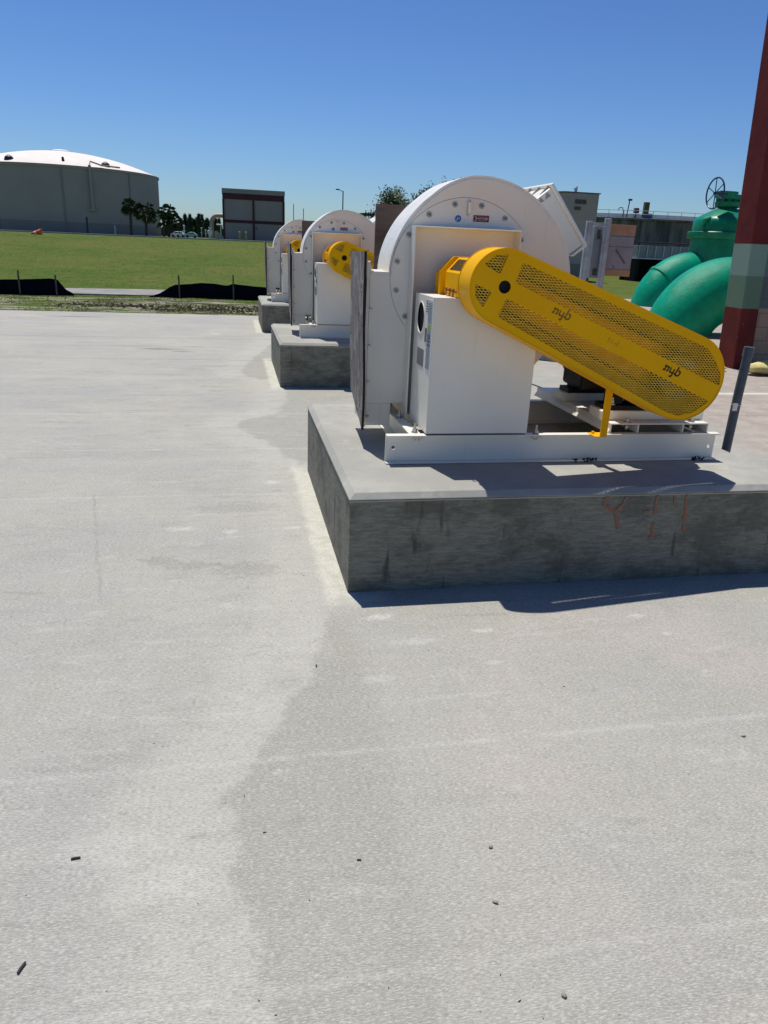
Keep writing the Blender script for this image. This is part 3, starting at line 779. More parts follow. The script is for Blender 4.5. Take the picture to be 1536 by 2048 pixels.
    # bearing cover -----------------------------------------------------------
    def cov(x0, x1, zt, ch, y0, y1, mm, slots=True):
        P_ = [(x0, 1.366), (x0, zt-ch), (x0+ch*.9, zt), (x1-ch*.9, zt), (x1, zt-ch), (x1, 1.366)]
        mm.prism(P_, XZ, y0, y1)
    m = MB(); cov(1.092, 1.45, 1.552, .072, 3.652, 3.925, m)
    BC = m.build('bearing_cover', YEL, B, bevel=.003); fixn(BC)
    m = MB(); cov(1.066, 1.476, 1.556, .080, 3.95, 3.958, m); cov(1.082, 1.460, 1.545, .078, 3.958, 4.09, m)
    fixn(m.build('rear_cover', YEL, BC, bevel=.002))
    m = MB()
    for k in range(9):   # louvre slots on the sloping shoulder
        y = 3.68 + k*.025
        m.piece()
        for f0, f1 in ((.14, .86),):
            a = Vector((1.092+.0648*f0, y, 1.48+.072*f0)); b = Vector((1.092+.0648*f1, y, 1.48+.072*f1)); off = Vector((-.0012, 0, .001))
            m.bar(a+off, b+off, .012, .0015, up=(-.74, 0, .67))
    m.each('louvre_slot', DARKIN, BC, smooth=0)
    m = MB()
    for y in (3.70, 3.76, 3.83):
        m.cyl((1.092, y, 1.392), (1.072, y, 1.392), .005, n=8); m.cyl((1.074, y, 1.366), (1.074, y, 1.398), .004, n=8); m.cyl((1.074, y, 1.398), (1.074, y, 1.405), .007, n=6)
    m.bar((1.074, 3.69, 1.38), (1.074, 3.84, 1.38), .004, .004)
    m.build('grease_fitting', COPPER, BC)
    # belt guard -----------------------------------------------------------
    W1 = rounded([(.03, .134), (.039, .040), (1.312, .043), (1.285, .098), (1.205, .150), (1.139, .180)], .012)
    W2 = rounded([(.032, -.041), (.032, -.134), (1.095, -.192), (1.175, -.184), (1.25, -.135), (1.303, -.050)], .012)
    w1 = rounded([(-.138, .050), (-.048, .042), (-.050, .138), (-.105, .108)], .010)
    w2 = rounded([(-.138, -.045), (-.048, -.046), (-.055, -.126), (-.112, -.098)], .010)
    hub = [(.030*math.cos(R(a)), .030*math.sin(R(a))) for a in range(0, 360, 15)]
    outer = stadium(.172, .219)
    yf, yb = 3.470, 3.652
    m = MB(); m.plate(outer, [W1, W2, w1, w2, hub], gmap, yf, yf+.003)
    BG = m.build('belt_guard', YEL, B, bevel=.0012); fixn(BG)
    m = MB(); so_, si_ = stadium(.1745, .2215), stadium(.1715, .2185)
    m.plate(so_, [si_], gmap, yf-.003, yf+.055); m.plate(so_, [si_], gmap, yf+.100, yb-.004)
    m.prism(so_ + si_[::-1], gmap, yf+.055, yf+.100)      # the top run of the band has a long narrow gap
    fixn(m.build('guard_band', YEL, BG))
    m = MB(); m.plate(stadium(.178, .225), [[(.10*math.cos(R(a)), .10*math.sin(R(a))) for a in range(0, 360, 15)]], gmap, yb-.004, yb)
    fixn(m.build('guard_back_plate', YEL, BG, bevel=.001))
    m = MB(); th = R(21.5); sp = .0118
    for win in (W1, W2, w1, w2):
        grow = win
        for sgn in (1, -1):
            d = (math.cos(th), sgn*math.sin(th)); nr = (-d[1], d[0])
            for k in range(-160, 160):
                cc = (nr[0]*sp*k, nr[1]*sp*k); a = (cc[0]-2*d[0], cc[1]-2*d[1]); b = (cc[0]+2*d[0], cc[1]+2*d[1])
                s_ = clip(grow, a, b)
                if s_ and math.hypot(s_[1][0]-s_[0][0], s_[1][1]-s_[0][1]) > .004:
                    y_ = yf+.0035 if sgn > 0 else yf+.0050
                    m.stroke([s_[0], s_[1]], .0030, gmap, y_, y_+.0014)
    m.build('expanded_metal', YMESH, BG, smooth=0)
    m = MB(); m.plate([(.029*math.cos(R(a)), .029*math.sin(R(a))) for a in range(0, 360, 15)], [], gmap, yf+.022, yf+.03)  # black disc standing for the shade inside the hub hole
    fixn(m.build('hub_hole_dark', HUBBLK, BG))
    def nyb(mm, u, v, k, y):
        L = [[(-.001, .0005), (.0055, 0), (.007, .0215)], [(.001, .0215), (.024, .0205), (.0235, .0035), (.019, .0)],
             [(.036, .022), (.037, .0055), (.041, .002), (.055, .003)], [(.057, .0215), (.0575, -.010), (.0535, -.0165), (.047, -.016)],
             [(.0755, .040), (.072, .0025), (.066, .004)], [(.072, .0025), (.082, -.001), (.0925, .004), (.0955, .019), (.0900, .0255), (.0835, .0245)]]
        for l_ in L: mm.stroke([(u+a*k, v+b*k) for a, b in l_], .0078*k, gmap, y-.0007, y)
    m = MB(); nyb(m, .968, -.009, 1.03, yf-.0003); m.build('nyb_lettering', LOGO, BG, smooth=0)
    m = MB(); nyb(m, .275, -.004, 1.0, yf-.0003); m.build('nyb_lettering', LOGO2, BG, smooth=0)
    m = MB()
    for l_ in ([(.615, .012), (.613, -.012)], [(.632, .008), (.630, -.010)], [(.640, -.006), (.648, -.006)], [(.655, .002), (.660, -.008), (.664, .0)], [(.672, .01), (.669, -.014)], [(.690, -.008), (.696, -.008)]):
        m.stroke(l_, .0035, gmap, yf-.0010, yf-.0003)
    m.build('worn_lettering', LOGO3, BG, smooth=0)
    m = MB()
    m.box(1.945, 1.984, 3.640, 3.651, .664, .95); m.box(1.915, 1.984, 3.640, 3.735, .6602, .6635); m.cyl((1.935, 3.71, .6635), (1.935, 3.71, .676), .009, n=6)
    m.build('guard_leg', YEL, BG, bevel=.001)
    # sheaves and belts inside the guard
    m = MB()
    for (u, r_) in ((0, .085), (GL, .112)):
        x, _, z = gmap(u, 0, 0); m.piece()
        m.lathe([(r_*.3, -.045), (r_, -.045), (r_, .045), (r_*.3, .045)], (x, 3.575, z), 'Y', 32)
    SH = m.each('belt_sheave', DKSTEEL, BG)
    for x_ in SH: fixn(x_)
    m = MB()
    for k in range(4):
        y = 3.545+k*.020; m.piece()
        m.plate(stadium(.092, .119), [stadium(.083, .110)], gmap, y-.0085, y+.0085)
    for x_ in m.each('drive_belt', RUBBER, BG): fixn(x_)
    # motor base and motor ---------------------------------------------------------
    m = MB()
    xs0, xs1 = 2.043, 2.650
    m.box(xs0, xs1, 3.722, 4.80, .7085, .716)
    for x in (xs0+.004, 2.214, 2.492, xs1-.004): m.box(x-.004, x+.004, 3.722, 4.80, .6605, .7085)
    for x in (xs0+.004,): m.prism([(x-.004, .6605), (x-.018, .6605), (x-.018, .6655), (x-.004, .685)], XZ, 3.722, 4.80)
    MBs = m.build('motor_slide_base', WHITE, B, bevel=.0015)
    m = MB()
    for y in (3.80, 4.33): m.piece(); m.box(2.02, 2.66, y, y+.16, .7165, .771)
    m.each('slide_rail', WHITE, MBs, bevel=.006)
    m = MB()
    for x in (2.16, 2.56):
        m.piece(); m.cyl((x, 3.76, .716), (x, 3.76, .721), .020, n=16); m.cyl((x, 3.76, .721), (x, 3.76, .735), .014, n=6); m.cyl((x, 3.76, .675), (x, 3.76, .7085), .008, n=8); m.cyl((x, 3.76, .684), (x, 3.76, .696), .014, n=6)
    m.each('slide_bolt', STEEL, MBs)
    mx, _, mz = gmap(GL, 0, 0)
    m = MB(); prof = [(.05, 3.66), (.05, 3.72), (.14, 3.72), (.20, 3.75), (.205, 3.79)]
    for k in range(20):
        y = 3.80+k*.031; prof += [(.218, y), (.218, y+.010), (.203, y+.011), (.203, y+.030)]
    prof += [(.225, 4.43), (.225, 4.53), (.19, 4.56), (.05, 4.57)]
    m.lathe([(r_, h) for r_, h in prof], (mx, 0, mz), 'Y', 40)
    MO = m.build('electric_motor', BLACK, B); fixn(MO)
    m = MB()
    for y in (3.80, 4.30):
        m.piece(); m.box(mx-.24, mx+.24, y+.01, y+.15, .7715, .800); m.box(mx-.20, mx-.13, y+.03, y+.13, .80, .90); m.box(mx+.13, mx+.20, y+.03, y+.13, .80, .90)
        for x in (mx-.19, mx+.19): m.cyl((x, y+.04, .80), (x, y+.04, .82), .014, n=6)
    m.each('motor_foot', BLACK, MO, bevel=.004)
    m = MB()
    m.cyl((mx-.19, 3.835, .80), (mx-.19, 3.835, .806), .020, n=14); m.cyl((mx-.19, 3.835, .806), (mx-.19, 3.835, .824), .013, n=6); m.cyl((mx-.19, 3.835, .824), (mx-.19, 3.835, .84), .007, n=8)
    m.build('foot_bolt', STEEL, MO)
    m = MB(); m.box(mx-.345, mx-.205, 3.93, 4.20, .862, 1.06); m.build('conduit_box', BLACK, MO, bevel=.02, seg=4)
    return B
B1 = make_blower()
B2 = copy_tree(B1); B2.location.y += PITCH; B2['label'] = 'middle white blower, its yellow guard cut off by the grey plywood of the nearest one'
B3 = copy_tree(B1); B3.location.y += 2*PITCH; B3.location.x -= .07; B3['label'] = 'farthest and smallest white blower, standing on the last pad by the grass'

# plywood covers ---------------------------------------------------------
def ply_cover():
    m = MB(); n = 14; rows = 10
    yf_, yb_ = 4.055, 4.60
    def x_(y, z):
        f = (z-.6)/.96; g_ = (y-yf_)/(yb_-yf_)
        return .694 - .008*f + .004*math.sin(f*7+g_*2) + .022*(1-f)*g_
    vs = []; 
    for side in (0, 1):
        for j in range(rows+1):
            g_ = j/rows; y = yf_ + (yb_-yf_)*g_
            zb = .605 + .125*g_**1.1 + .006*math.sin(g_*9); zt = 1.562 - .010*g_
            for i in range(n+1):
                f = i/n; z = zb + (zt-zb)*f
                yy = y + (.075*(f**3) if j == 0 else .075*(f**3)*(1-g_)) * .6
                vs.append((x_(yy, z) + (.014 if side else 0), yy, z))
    N = (n+1)*(rows+1); fs = []; mi = []
    for j in range(rows):
        for i in range(n):
            a = j*(n+1)+i; fs.append((a, a+1, a+n+2, a+n+1)); fs.append((N+a, N+a+n+1, N+a+n+2, N+a+1))
    m.add(vs, fs, 0)
    e = []
    for i in range(n): e.append((i, N+i, N+i+1, i+1)); a = rows*(n+1)+i; e.append((a, a+1, N+a+1, N+a))
    for j in range(rows): a = j*(n+1); e.append((a, a+n+1, N+a+n+1, N+a)); a = j*(n+1)+n; e.append((a, N+a, N+a+n+1, a+n+1))
    b = len(m.v) - 2*N
    m.f += [tuple(b+i for i in q) for q in e]; m.m += [1]*len(e)
    o = m.build('plywood_cover', [PLY, PLYEDGE], origin=(.70, 4.3, .6)); fixn(o)
    return tag(o, 'tall grey weathered plywood sheet fixed over the outlet of the nearest blower', 'plywood sheet', 'plywood sheets over the blower outlets')
p1 = ply_cover()
p2 = p1.copy(); COL.objects.link(p2); p2.location.y += PITCH; p2['label'] = 'plywood sheet on the outlet of the middle blower, above the second pad'
p3 = p1.copy(); COL.objects.link(p3); p3.location.y += 2*PITCH; p3.location.x -= .07; p3['label'] = 'farthest outlet plywood sheet, a thin dark edge against the grass bank'
m = MB(); m.box(.95, 1.66, 5.24, 5.258, .70, 1.852)
q1 = m.build('inlet_board', PLYB, origin=(1.3, 5.25, .7)); tag(q1, 'dark brown plywood board standing upright behind the nearest blower housing', 'plywood board', 'brown plywood boards behind the blowers')
q2 = q1.copy(); COL.objects.link(q2); q2.location.y += PITCH; q2.location.x -= .02; q2['label'] = 'narrow strip of dark brown plywood behind the middle blower, against the farthest one'

# ------------------------------------------------------------------ things on the slab right of the pad
m = MB()
m.tube([(3.118, 4.16, -.02), (3.122, 4.16, .4), (3.128, 4.158, .8), (3.136, 4.155, 1.06)], .0285, 20)
m.tube([(3.135, 4.1555, 1.035), (3.137, 4.155, 1.095)], .0325, 20)
cp = m.build('conduit_stub', PVC, origin=(3.118, 4.16, 0)); tag(cp, 'dark slate conduit pipe sticking up out of the slab beside the nearest pad', 'pipe')
m = MB(); m.box(3.085, 3.115, 4.122, 4.131, .70, .748); m.tube([(3.127+.030*math.cos(R(a)), 4.158+.030*math.sin(R(a)), .735) for a in range(0, 360, 20)], .003, 6, closed=True)
m.build('clamp', TIN, cp, origin=(3.118, 4.16, 0))

m = MB()
def sandbag(m, c, l, w, h, ang, seed):
    rr = random.Random(seed); n, k = 16, 10; ca, sa = math.cos(ang), math.sin(ang); vs = []
    for i in range(n+1):
        u = -1+2*i/n; rw = max(.02, (1-abs(u)**3.2))**.5; rw *= (1+.12*math.sin(u*6+seed))
        for j in range(k):
            t = 2*PI*j/k; x = u*l/2; y = math.cos(t)*w/2*rw; z = h/2+math.sin(t)*h/2*rw*(1 if math.sin(t) > 0 else .9)
            x += rr.uniform(-.008, .008); z += rr.uniform(-.006, .006)
            vs.append((c[0]+x*ca-y*sa, c[1]+x*sa+y*ca, max(0.002, c[2]+z)))
    fs = [(i*k+j, i*k+(j+1) % k, (i+1)*k+(j+1) % k, (i+1)*k+j) for i in range(n) for j in range(k)]
    fs += [tuple(range(k)), tuple(range(n*k+k-1, n*k-1, -1))]
    m.add(vs, fs)
sandbag(m, (7.86, 9.86, 0), .90, .38, .20, R(10), 2); o = m.build('sandbag', BAGY, smooth=180, origin=(7.86, 9.86, 0)); fixn(o)
tag(o, 'plump yellow sandbag lying at the foot of the block wall right of the column', 'sandbag', 'yellow sandbags by the building')
m = MB(); sandbag(m, (7.05, 10.25, 0), .60, .25, .10, R(-25), 5); o = m.build('sandbag', BAGY, smooth=180, origin=(7.05, 10.25, 0)); fixn(o)
tag(o, 'flat empty yellow sandbag at the foot of the maroon column', 'sandbag', 'yellow sandbags by the building')
m = MB(); m.tube([(5.95, 7.3, .004), (6.02, 7.25, .05), (6.05, 7.18, .09), (6.12, 7.02, .10)], .006, 6)
o = m.build('twig', TWIG, origin=(5.95, 7.3, 0)); tag(o, 'thin bent twig on the tan dusty slab right of the conduit pipe', 'twig')

# tarp bundle and cord between the pads
m = MB(); rr = random.Random(4)
vs = []; n, k = 14, 9
for i in range(n+1):
    for j in range(k+1):
        u, v = i/n, j/k; x = 4.35+1.3*u; y = 11.2+.7*v-1.0*u; e = math.sin(PI*v)**.6*(.30+.12*math.sin(u*9))*min(1, 4*(1-u)+.1, 6*u+.2)
        vs.append((x, y, max(.01, e+.05*noise.noise(Vector((x*6, y*6, 1))))))
m.add(vs, [(i*(k+1)+j, (i+1)*(k+1)+j, (i+1)*(k+1)+j+1, i*(k+1)+j+1) for i in range(n) for j in range(k)])
o = m.build('tarp_bundle', TARP, smooth=60, origin=(4.5, 10.6, 0)); tag(o, 'crumpled grey tarp lying on the pale slab seen under the yellow guard', 'tarp')
m = MB(); m.tube([(3.55, 9.4, .006), (3.7, 8.9, .006), (3.78, 8.3, .006), (3.84, 7.6, .006), (3.8, 7.0, .006), (3.84, 6.3, .006)], .009, 6)
o = m.build('cord', TWIG, origin=(3.7, 8, 0)); tag(o, 'thin dark cord snaking over the pale slab behind the motor base', 'cord')

# small debris on the slab
def debris(name, x, y, l, w, ang, mat, label, cat, lump=False):
    m = MB()
    if lump:
        vs = []; n, k = 6, 8
        for i in range(n+1):
            ph = PI*i/n
            for j in range(k):
                t = 2*PI*j/k; r_ = 1+random.uniform(-.18, .18)
                vs.append((math.sin(ph)*math.cos(t)*l/2*r_, math.sin(ph)*math.sin(t)*w/2*r_, w*.36*(1-math.cos(ph)*r_)*.9))
        m.add(vs, [(i*k+j, i*k+(j+1) % k, (i+1)*k+(j+1) % k, (i+1)*k+j) for i in range(n) for j in range(k)])
    else:
        m.tube([(-l/2, 0, w/2), (-l*.1, w*.15, w*.6), (l/2, 0, w*.55)], [w*.45, w*.5, w*.42], 7)
    o = m.build(name, mat, smooth=60, origin=(0, 0, 0)); o.location = (x, y, 0.0005); o.rotation_euler.z = ang; fixn(o)
    return tag(o, label, cat, 'small debris scattered on the slab')
debris('twig', -.457, 1.687, .024, .006, .1, TWIG, 'short dark twig lying level on the slab in the left foreground', 'twig')
debris('twig', -.516, 1.369, .028, .007, 1.2, TWIG, 'short dark twig standing end-on near the lower left corner of the slab', 'twig')
debris('twig', .301, 1.568, .012, .004, -.2, TWIG, 'tiny splinter in the centre of the foreground slab', 'twig')
debris('twig', .29, 2.574, .013, .006, 1.4, TWIG, 'small dark chip on the slab just below the corner of the nearest pad', 'chip')
debris('pebble', .629, 1.377, .018, .010, -.6, STONE, 'grey oblong pebble in the foreground, the nearer of a close pair', 'pebble', True)
debris('pebble', .678, 1.559, .014, .011, .3, STONE, 'small grey pebble in the foreground, above the oblong one', 'pebble', True)
debris('pebble', .701, 1.106, .013, .013, .8, STONE, 'rounded pebble nearest the bottom edge of the picture', 'pebble', True)
debris('pebble', 1.749, 1.923, .018, .010, .1, STONE, 'dark pebble on the slab near the right edge', 'pebble', True)
m = MB(); rr = random.Random(11)
for i in range(170):
    y = 1.0 + 9*rr.random()**1.8; x = rr.uniform(-.62*y, .62*y)
    if y > 3.1 and x > .45: continue
    s_ = rr.choice((.0010, .0013, .0016, .0024)); a = rr.random()*PI
    dx, dy = math.cos(a)*s_*rr.uniform(1, 2.2), math.sin(a)*s_*rr.uniform(1, 2)
    m.cyl((x-dx, y-dy, s_*.5), (x+dx, y+dy, s_*.6), s_*.8, s_*.4, n=5)
o = m.build('grit', GRIT, smooth=0); tag(o, 'fine dark grit scattered over the slab', 'grit', kind='stuff')

# ------------------------------------------------------------------ silt fence, tufts, clods
def silt(name, pts, posts, label):
    E_ = empty(name, (pts[0][0], pts[0][1], -.05), label, 'silt fence', 'black silt fences along the grass')
    m = MB(); vs = []; n = len(pts)
    for j, yo in enumerate((0, .012)):
        for (x, y, z) in pts: vs += [(x, y+yo, -.12), (x, y+yo, max(z, -.04))]
    f = []
    for i in range(n-1): a = 2*i; f.append((a, a+2, a+3, a+1)); b = 2*n+2*i; f.append((b, b+1, b+3, b+2)); f.append((a+1, a+3, b+3, b+1))
    m.add(vs, f); m.build('fabric', FAB, E_)
    for (x, y, z) in posts:
        m = MB(); m.box(x-.02, x+.02, y-.045, y-.01, -.1, z); m.build('stake', STAKE, E_)
def ripple(x0, x1, f, n=40, y=22.0):
    return [(x0+(x1-x0)*i/n, y+.05*math.sin(i*.9)+.05*noise.noise(Vector((i*1.7, x0, 0))), f(x0+(x1-x0)*i/n)+.003*math.sin(i*2.1)) for i in range(n+1)]
lf = lambda x: (.38 if x < -4.62 else .38*max(0, 1-((x+4.62)/.40))**1.6) - .10*max(0, min(1, (-4.62-x)/1.8))
silt('silt_fence', ripple(-16, -4.2, lf, 60), [(-5.53, 21.96, .56), (-7.6, 21.96, .5), (-4.62, 21.97, .47)], 'left stretch of black silt fence, sagging to the ground at its right end')
rf = lambda x: .345*smooth(-2.3, -1.42, x)**1.3 if x < -1.42 else (.355+.03*math.cos((x+.7)*4.2) if x < 0 else .385-.07*min(1, x/.9))
silt('silt_fence', ripple(-2.25, 3.4, rf, 40), [(-1.44, 21.96, .57), (.02, 21.96, .62)], 'right stretch of black silt fence, rising from the gap and running behind the blowers')

def blades(name, n, area, hgt, seed, mat, wid=.012):
    rr = random.Random(seed); vs = []; fs = []
    for i in range(n):
        x, y = area(rr)
        if x is None: continue
        z = terrain_z(x, y); h = hgt*rr.uniform(.5, 1.3); a = rr.random()*PI; lx, ly = rr.uniform(-1.3, 1.3)*h, rr.uniform(-1.3, 1.3)*h; w_ = wid*rr.uniform(.6, 1.4)
        b = len(vs); vs += [(x-math.cos(a)*w_, y-math.sin(a)*w_, z-.01), (x+math.cos(a)*w_, y+math.sin(a)*w_, z-.01), (x+lx, y+ly, z+h)]
        fs.append((b, b+1, b+2))
    m = MB(); m.add(vs, fs); o = m.build(name, mat, smooth=0); return o
def strip_area(rr):
    x = rr.uniform(-13, 4.5); y = rr.uniform(16.85, 22.3)
    if y < 17.15+.03*x: return None, None
    k = noise.noise(Vector((x*.7, y*1.4, 5)))
    if k < -.08 and 17.6 < y < 21.6 and rr.random() < .93: return None, None
    return x, y
o = blades('grass', 30000, strip_area, .028, 21, BLADE, .009); tag(o, 'tufted grass between the slab and the silt fence', 'grass', kind='stuff')
def bank_area(rr):
    y = rr.uniform(23.6, 45); x = rr.uniform(-.40*y-1, .12*y)
    if y < 25 and -6.2 < x < 3.1: return None, None
    return x, y
o = blades('grass', 30000, bank_area, .022, 22, BLADE, .008); tag(o, 'short grass covering the bank behind the silt fence', 'grass', kind='stuff')
m = MB(); rr = random.Random(9)
for i in range(900):
    x = rr.gauss(-.4, 1.3) if i % 3 else rr.uniform(-4, 2.5); y = rr.gauss(19.1, .45)
    if not (-4 < x < 3 and 17.4 < y < 21): continue
    s_ = rr.uniform(.015, .055); z = terrain_z(x, y)
    vs = []
    for a in range(6): t = a*PI/3; vs.append((x+s_*math.cos(t)*rr.uniform(.7, 1.3), y+s_*math.sin(t)*rr.uniform(.7, 1.3), z-.005))
    vs.append((x, y, z+s_*rr.uniform(.5, 1.0)))
    m.add(vs, [(a, (a+1) % 6, 6) for a in range(6)])
o = m.build('soil_clods', SOIL, smooth=0); tag(o, 'dark churned soil clods on the strip by the slab', 'soil', kind='stuff')

# ------------------------------------------------------------------ left background (plateau at z 1.41)
ZP = 1.41
T = empty('storage_tank', (-16.2, 85, ZP), 'huge round taupe concrete tank with a pale shallow dome roof', 'tank')
m = MB(); RT = 9.05; n = 96
m.lathe([(RT, ZP-.4), (RT, 6.78), (RT+.10, 6.80), (RT+.10, 6.98), (RT-.2, 7.0)], (-16.2, 85, 0), 'Z', n)
WL = m.build('tank_wall', TANKW, T, smooth=30)
m = MB(); m.lathe([(RT+.02, ZP-.4), (RT+.02, 2.32), (RT-.1, 2.34)], (-16.2, 85, 0), 'Z', n); m.build('painted_band', TANKB, WL, smooth=30)
m = MB(); prof = []
for i in range(25):
    f = i/24; r_ = (RT-.15)*(1-f)+.01; prof.append((r_, 6.98+1.80*(1-(r_/RT)**2)))
m.lathe(prof, (-16.2, 85, 0), 'Z', n); DM = m.build('dome_roof', DOME, T, smooth=60)
m = MB(); m.lathe([(.75, 8.70), (.80, 8.86), (.6, 8.96), (.1, 8.99)], (-16.2, 85, 0), 'Z', 20); m.build('roof_vent', WHITEP, DM)
m = MB()
def ring_pt(a, r_=RT+.14): return (-16.2+r_*math.sin(R(a)), 85-r_*math.cos(R(a)))
for a in (10, 50, -28): x, y = ring_pt(a, RT+.03); m.piece(); m.cyl((x, y, ZP), (x, y, 6.8), .07, n=8)
m.each('joint_strip', TANKB, T)
x, y = ring_pt(25, RT+.22); m = MB(); m.cyl((x, y, 3.5), (x, y, 7.15), .13, n=12); m.tube([(x, y, 7.1), (x, y+.5, 7.5), (x+.9, y+1.0, 7.25), (x+2.4, y+1.6, 7.2)], .07, 8)
m.box(x-.35, x+.35, y-.1, y+.2, 3.35, 3.5); m.build('overflow_pipe', TANKW, T)
m = MB()
for a, s_ in ((-21, .42), (38, .42)):
    x, y = ring_pt(a, RT-.9); m.piece(); m.lathe([(s_, 6.9), (s_*1.05, 7.2), (s_*.8, 7.5), (s_*.2, 7.66)], (x, y, 0), 'Z', 14)
x, y = ring_pt(12, RT-1.2); m.piece(); m.cyl((x, y, 7.1), (x-.05, y, 7.75), .16, .1, n=8)
m.each('roof_hatch', LAMP, DM)

def palm(x, y, h, r_, label, n=26, seed=1, name='palm_tree', group='palm trees beside the tank'):
    E_ = empty(name, (x, y, ZP), label, 'palm tree', group); rr = random.Random(seed)
    m = MB(); m.tube([(x, y, ZP-.1), (x+.03, y, ZP+h*.5), (x, y, ZP+h)], [.12, .095, .10], 9); m.build('trunk', BARK, E_)
    m = MB(); c = Vector((x, y, ZP+h))
    for i in range(n):
        az = rr.random()*2*PI; el = rr.uniform(-.95, 1.35); d = Vector((math.cos(az)*math.cos(el), math.sin(az)*math.cos(el), math.sin(el)))
        L = r_*rr.uniform(.45, .62); tip = c + d*L
        m.tube([c, c+d*L*.5, tip], [.018, .014, .01], 4)
        up = Vector((0, 0, 1)); side = d.cross(up)
        if side.length < .1: side = Vector((1, 0, 0))
        side.normalize(); nn = side.cross(d)
        for k in range(13):     # the fan of one frond: long drooping leaflets
            t = (k/12-.5)*2.5; v = (d*math.cos(t)+side*math.sin(t)).normalized(); l = r_*rr.uniform(.45, .60)
            mid = tip+v*l*.6+nn*.05*rr.uniform(-1, 1); end = tip+v*l - Vector((0, 0, l*rr.uniform(.25, .55)))
            w_ = .035*r_/1; pr = v.cross(nn)*w_
            m.add([tip, mid-pr, mid+pr, end], [(0, 1, 3), (0, 3, 2)])
    m.build('crown', LEAFD, E_, smooth=0)
palm(-7.37, 62, 2.0, .70, 'slim palm standing in front of the tank, left of a pair', seed=3)
palm(-6.28, 62, 1.72, .86, 'fuller round-headed palm in front of the tank, right of a pair', 32, seed=5)
for i, (dx, dy, h, rr_) in enumerate(((-.35, 0, 1.45, .9), (.40, 1.2, 1.25, .85), (0, .5, 1.95, .8))):
    palm(-5.2+dx, 69+dy, h, rr_, ['leftmost palm of the clump just right of the tank edge', 'rightmost palm of the clump just right of the tank edge', 'tallest middle palm of the clump just right of the tank edge'][i], 24, seed=20+i, group='palm clump right of the tank')

def conifer(x, y, h, r_, label, seed):
    E_ = empty('pine_tree', (x, y, ZP), label, 'pine tree', 'feathery pines on the horizon'); rr = random.Random(seed)
    m = MB(); m.tube([(x, y, ZP-.1), (x, y, ZP+h*.9)], [.10, .02], 6); m.build('trunk', BARK, E_)
    m = MB()
    for i in range(520):
        f = rr.random()**.8; z = ZP+h*(.06+.95*f); rmax = r_*(1-f)**.7*(1+.35*math.sin(f*11+seed)); a = rr.random()*2*PI; q = rr.random()**.5*rmax+.02
        p = Vector((x+q*math.cos(a), y+q*math.sin(a), z)); s_ = .10+.10*rr.random(); d = Vector((math.cos(a)*.5+rr.uniform(-.3, .3), math.sin(a)*.5, rr.uniform(.4, 1.2))).normalized()
        pr = d.orthogonal().normalized()*s_*.35; m.add([p-pr, p+pr, p+d*s_*2.2], [(0, 1, 2)])
    m.build('crown', LEAFP, E_, smooth=0)
pts = [(-6.55, 2.1), (-6.1, 2.75), (-5.75, 2.2), (-5.35, 2.72), (-4.95, 2.2), (-4.6, 2.4), (-4.2, 2.8), (-3.85, 2.75), (-3.5, 2.1), (-3.15, 2.3), (-2.8, 2.0), (-2.4, 2.1), (-2.0, 2.3), (-1.6, 2.4)]
plab = ['first pine right of the palm clump, low and dense', 'second pine of the row from the left, taller', 'third pine from the left, low between two taller ones', 'fourth pine from the left, pointed and tall', 'fifth pine from the left, low', 'sixth pine from the left, middling', 'seventh pine from the left, tallest of the row', 'eighth pine from the left, close beside the tallest',
        'ninth pine from the left, low', 'tenth pine from the left, just short of the tan pipe', 'pine behind the left leg of the tan pipe arch', 'pine seen through the tan pipe arch, left one', 'pine seen through the tan pipe arch, beside the building', 'pine mostly hidden by the left edge of the maroon trimmed building']
for i, (x, h) in enumerate(pts): conifer(x, 110+(i % 3)*1.5, h, .42, plab[i], 40+i)
m = MB(); rr = random.Random(77)
for i in range(5200):
    x = rr.uniform(-14, 3); y = 116+rr.random()*5; z = ZP + 1.35*rr.random()**1.2*(1+.3*math.sin(x*2.1))
    s_ = .16; m.add([(x-s_, y, z), (x+s_, y, z+rr.uniform(-.1, .1)), (x+rr.uniform(-.1, .1), y+.05, z+s_*1.8)], [(0, 1, 2)])
o = m.build('far_wood', LEAFP, smooth=0); tag(o, 'low dark far wood behind the parked cars', 'wood', kind='stuff')

# building with maroon trim
G = empty('pump_building', (2.2, 80, ZP), 'mauve grey block building with maroon frame trim on the crest of the bank', 'building')
m = MB(); m.box(-.72, 5.24, 80, 88, ZP-.3, 6.0); WG = m.build('wall', BLDG, G)
m = MB(); m.box(-.80, 5.30, 79.93, 88, 5.66, 6.08); m.build('parapet', BLDT, G)
m = MB(); m.box(-.76, 5.26, 79.92, 79.995, 5.12, 5.655); m.box(-.76, 5.26, 79.94, 79.997, 2.98, 3.25)
m.box(-.78, -.60, 79.90, 80.3, ZP-.3, 5.11); m.box(2.13, 2.31, 79.90, 79.99, ZP-.3, 5.11); m.box(5.08, 5.28, 79.90, 80.3, ZP-.3, 5.11)
m.build('trim', BLDR, G)
m = MB(); m.box(2.35, 2.60, 79.82, 79.995, 2.50, 2.60); m.build('wall_light', VENT, G)
for i, x in enumerate((.72, 1.26)):
    m = MB(); m.cyl((x, 70, ZP-.1), (x, 70, 2.06), .085, n=12); m.lathe([(.085, 2.06), (.05, 2.12), (.01, 2.13)], (x, 70, 0), 'Z', 12)
    o = m.build('bollard', YPOST, origin=(x, 70, ZP)); tag(o, ['left yellow bollard in front of the maroon trimmed building', 'right yellow bollard in front of the maroon trimmed building'][i], 'bollard', 'yellow bollards before the building')
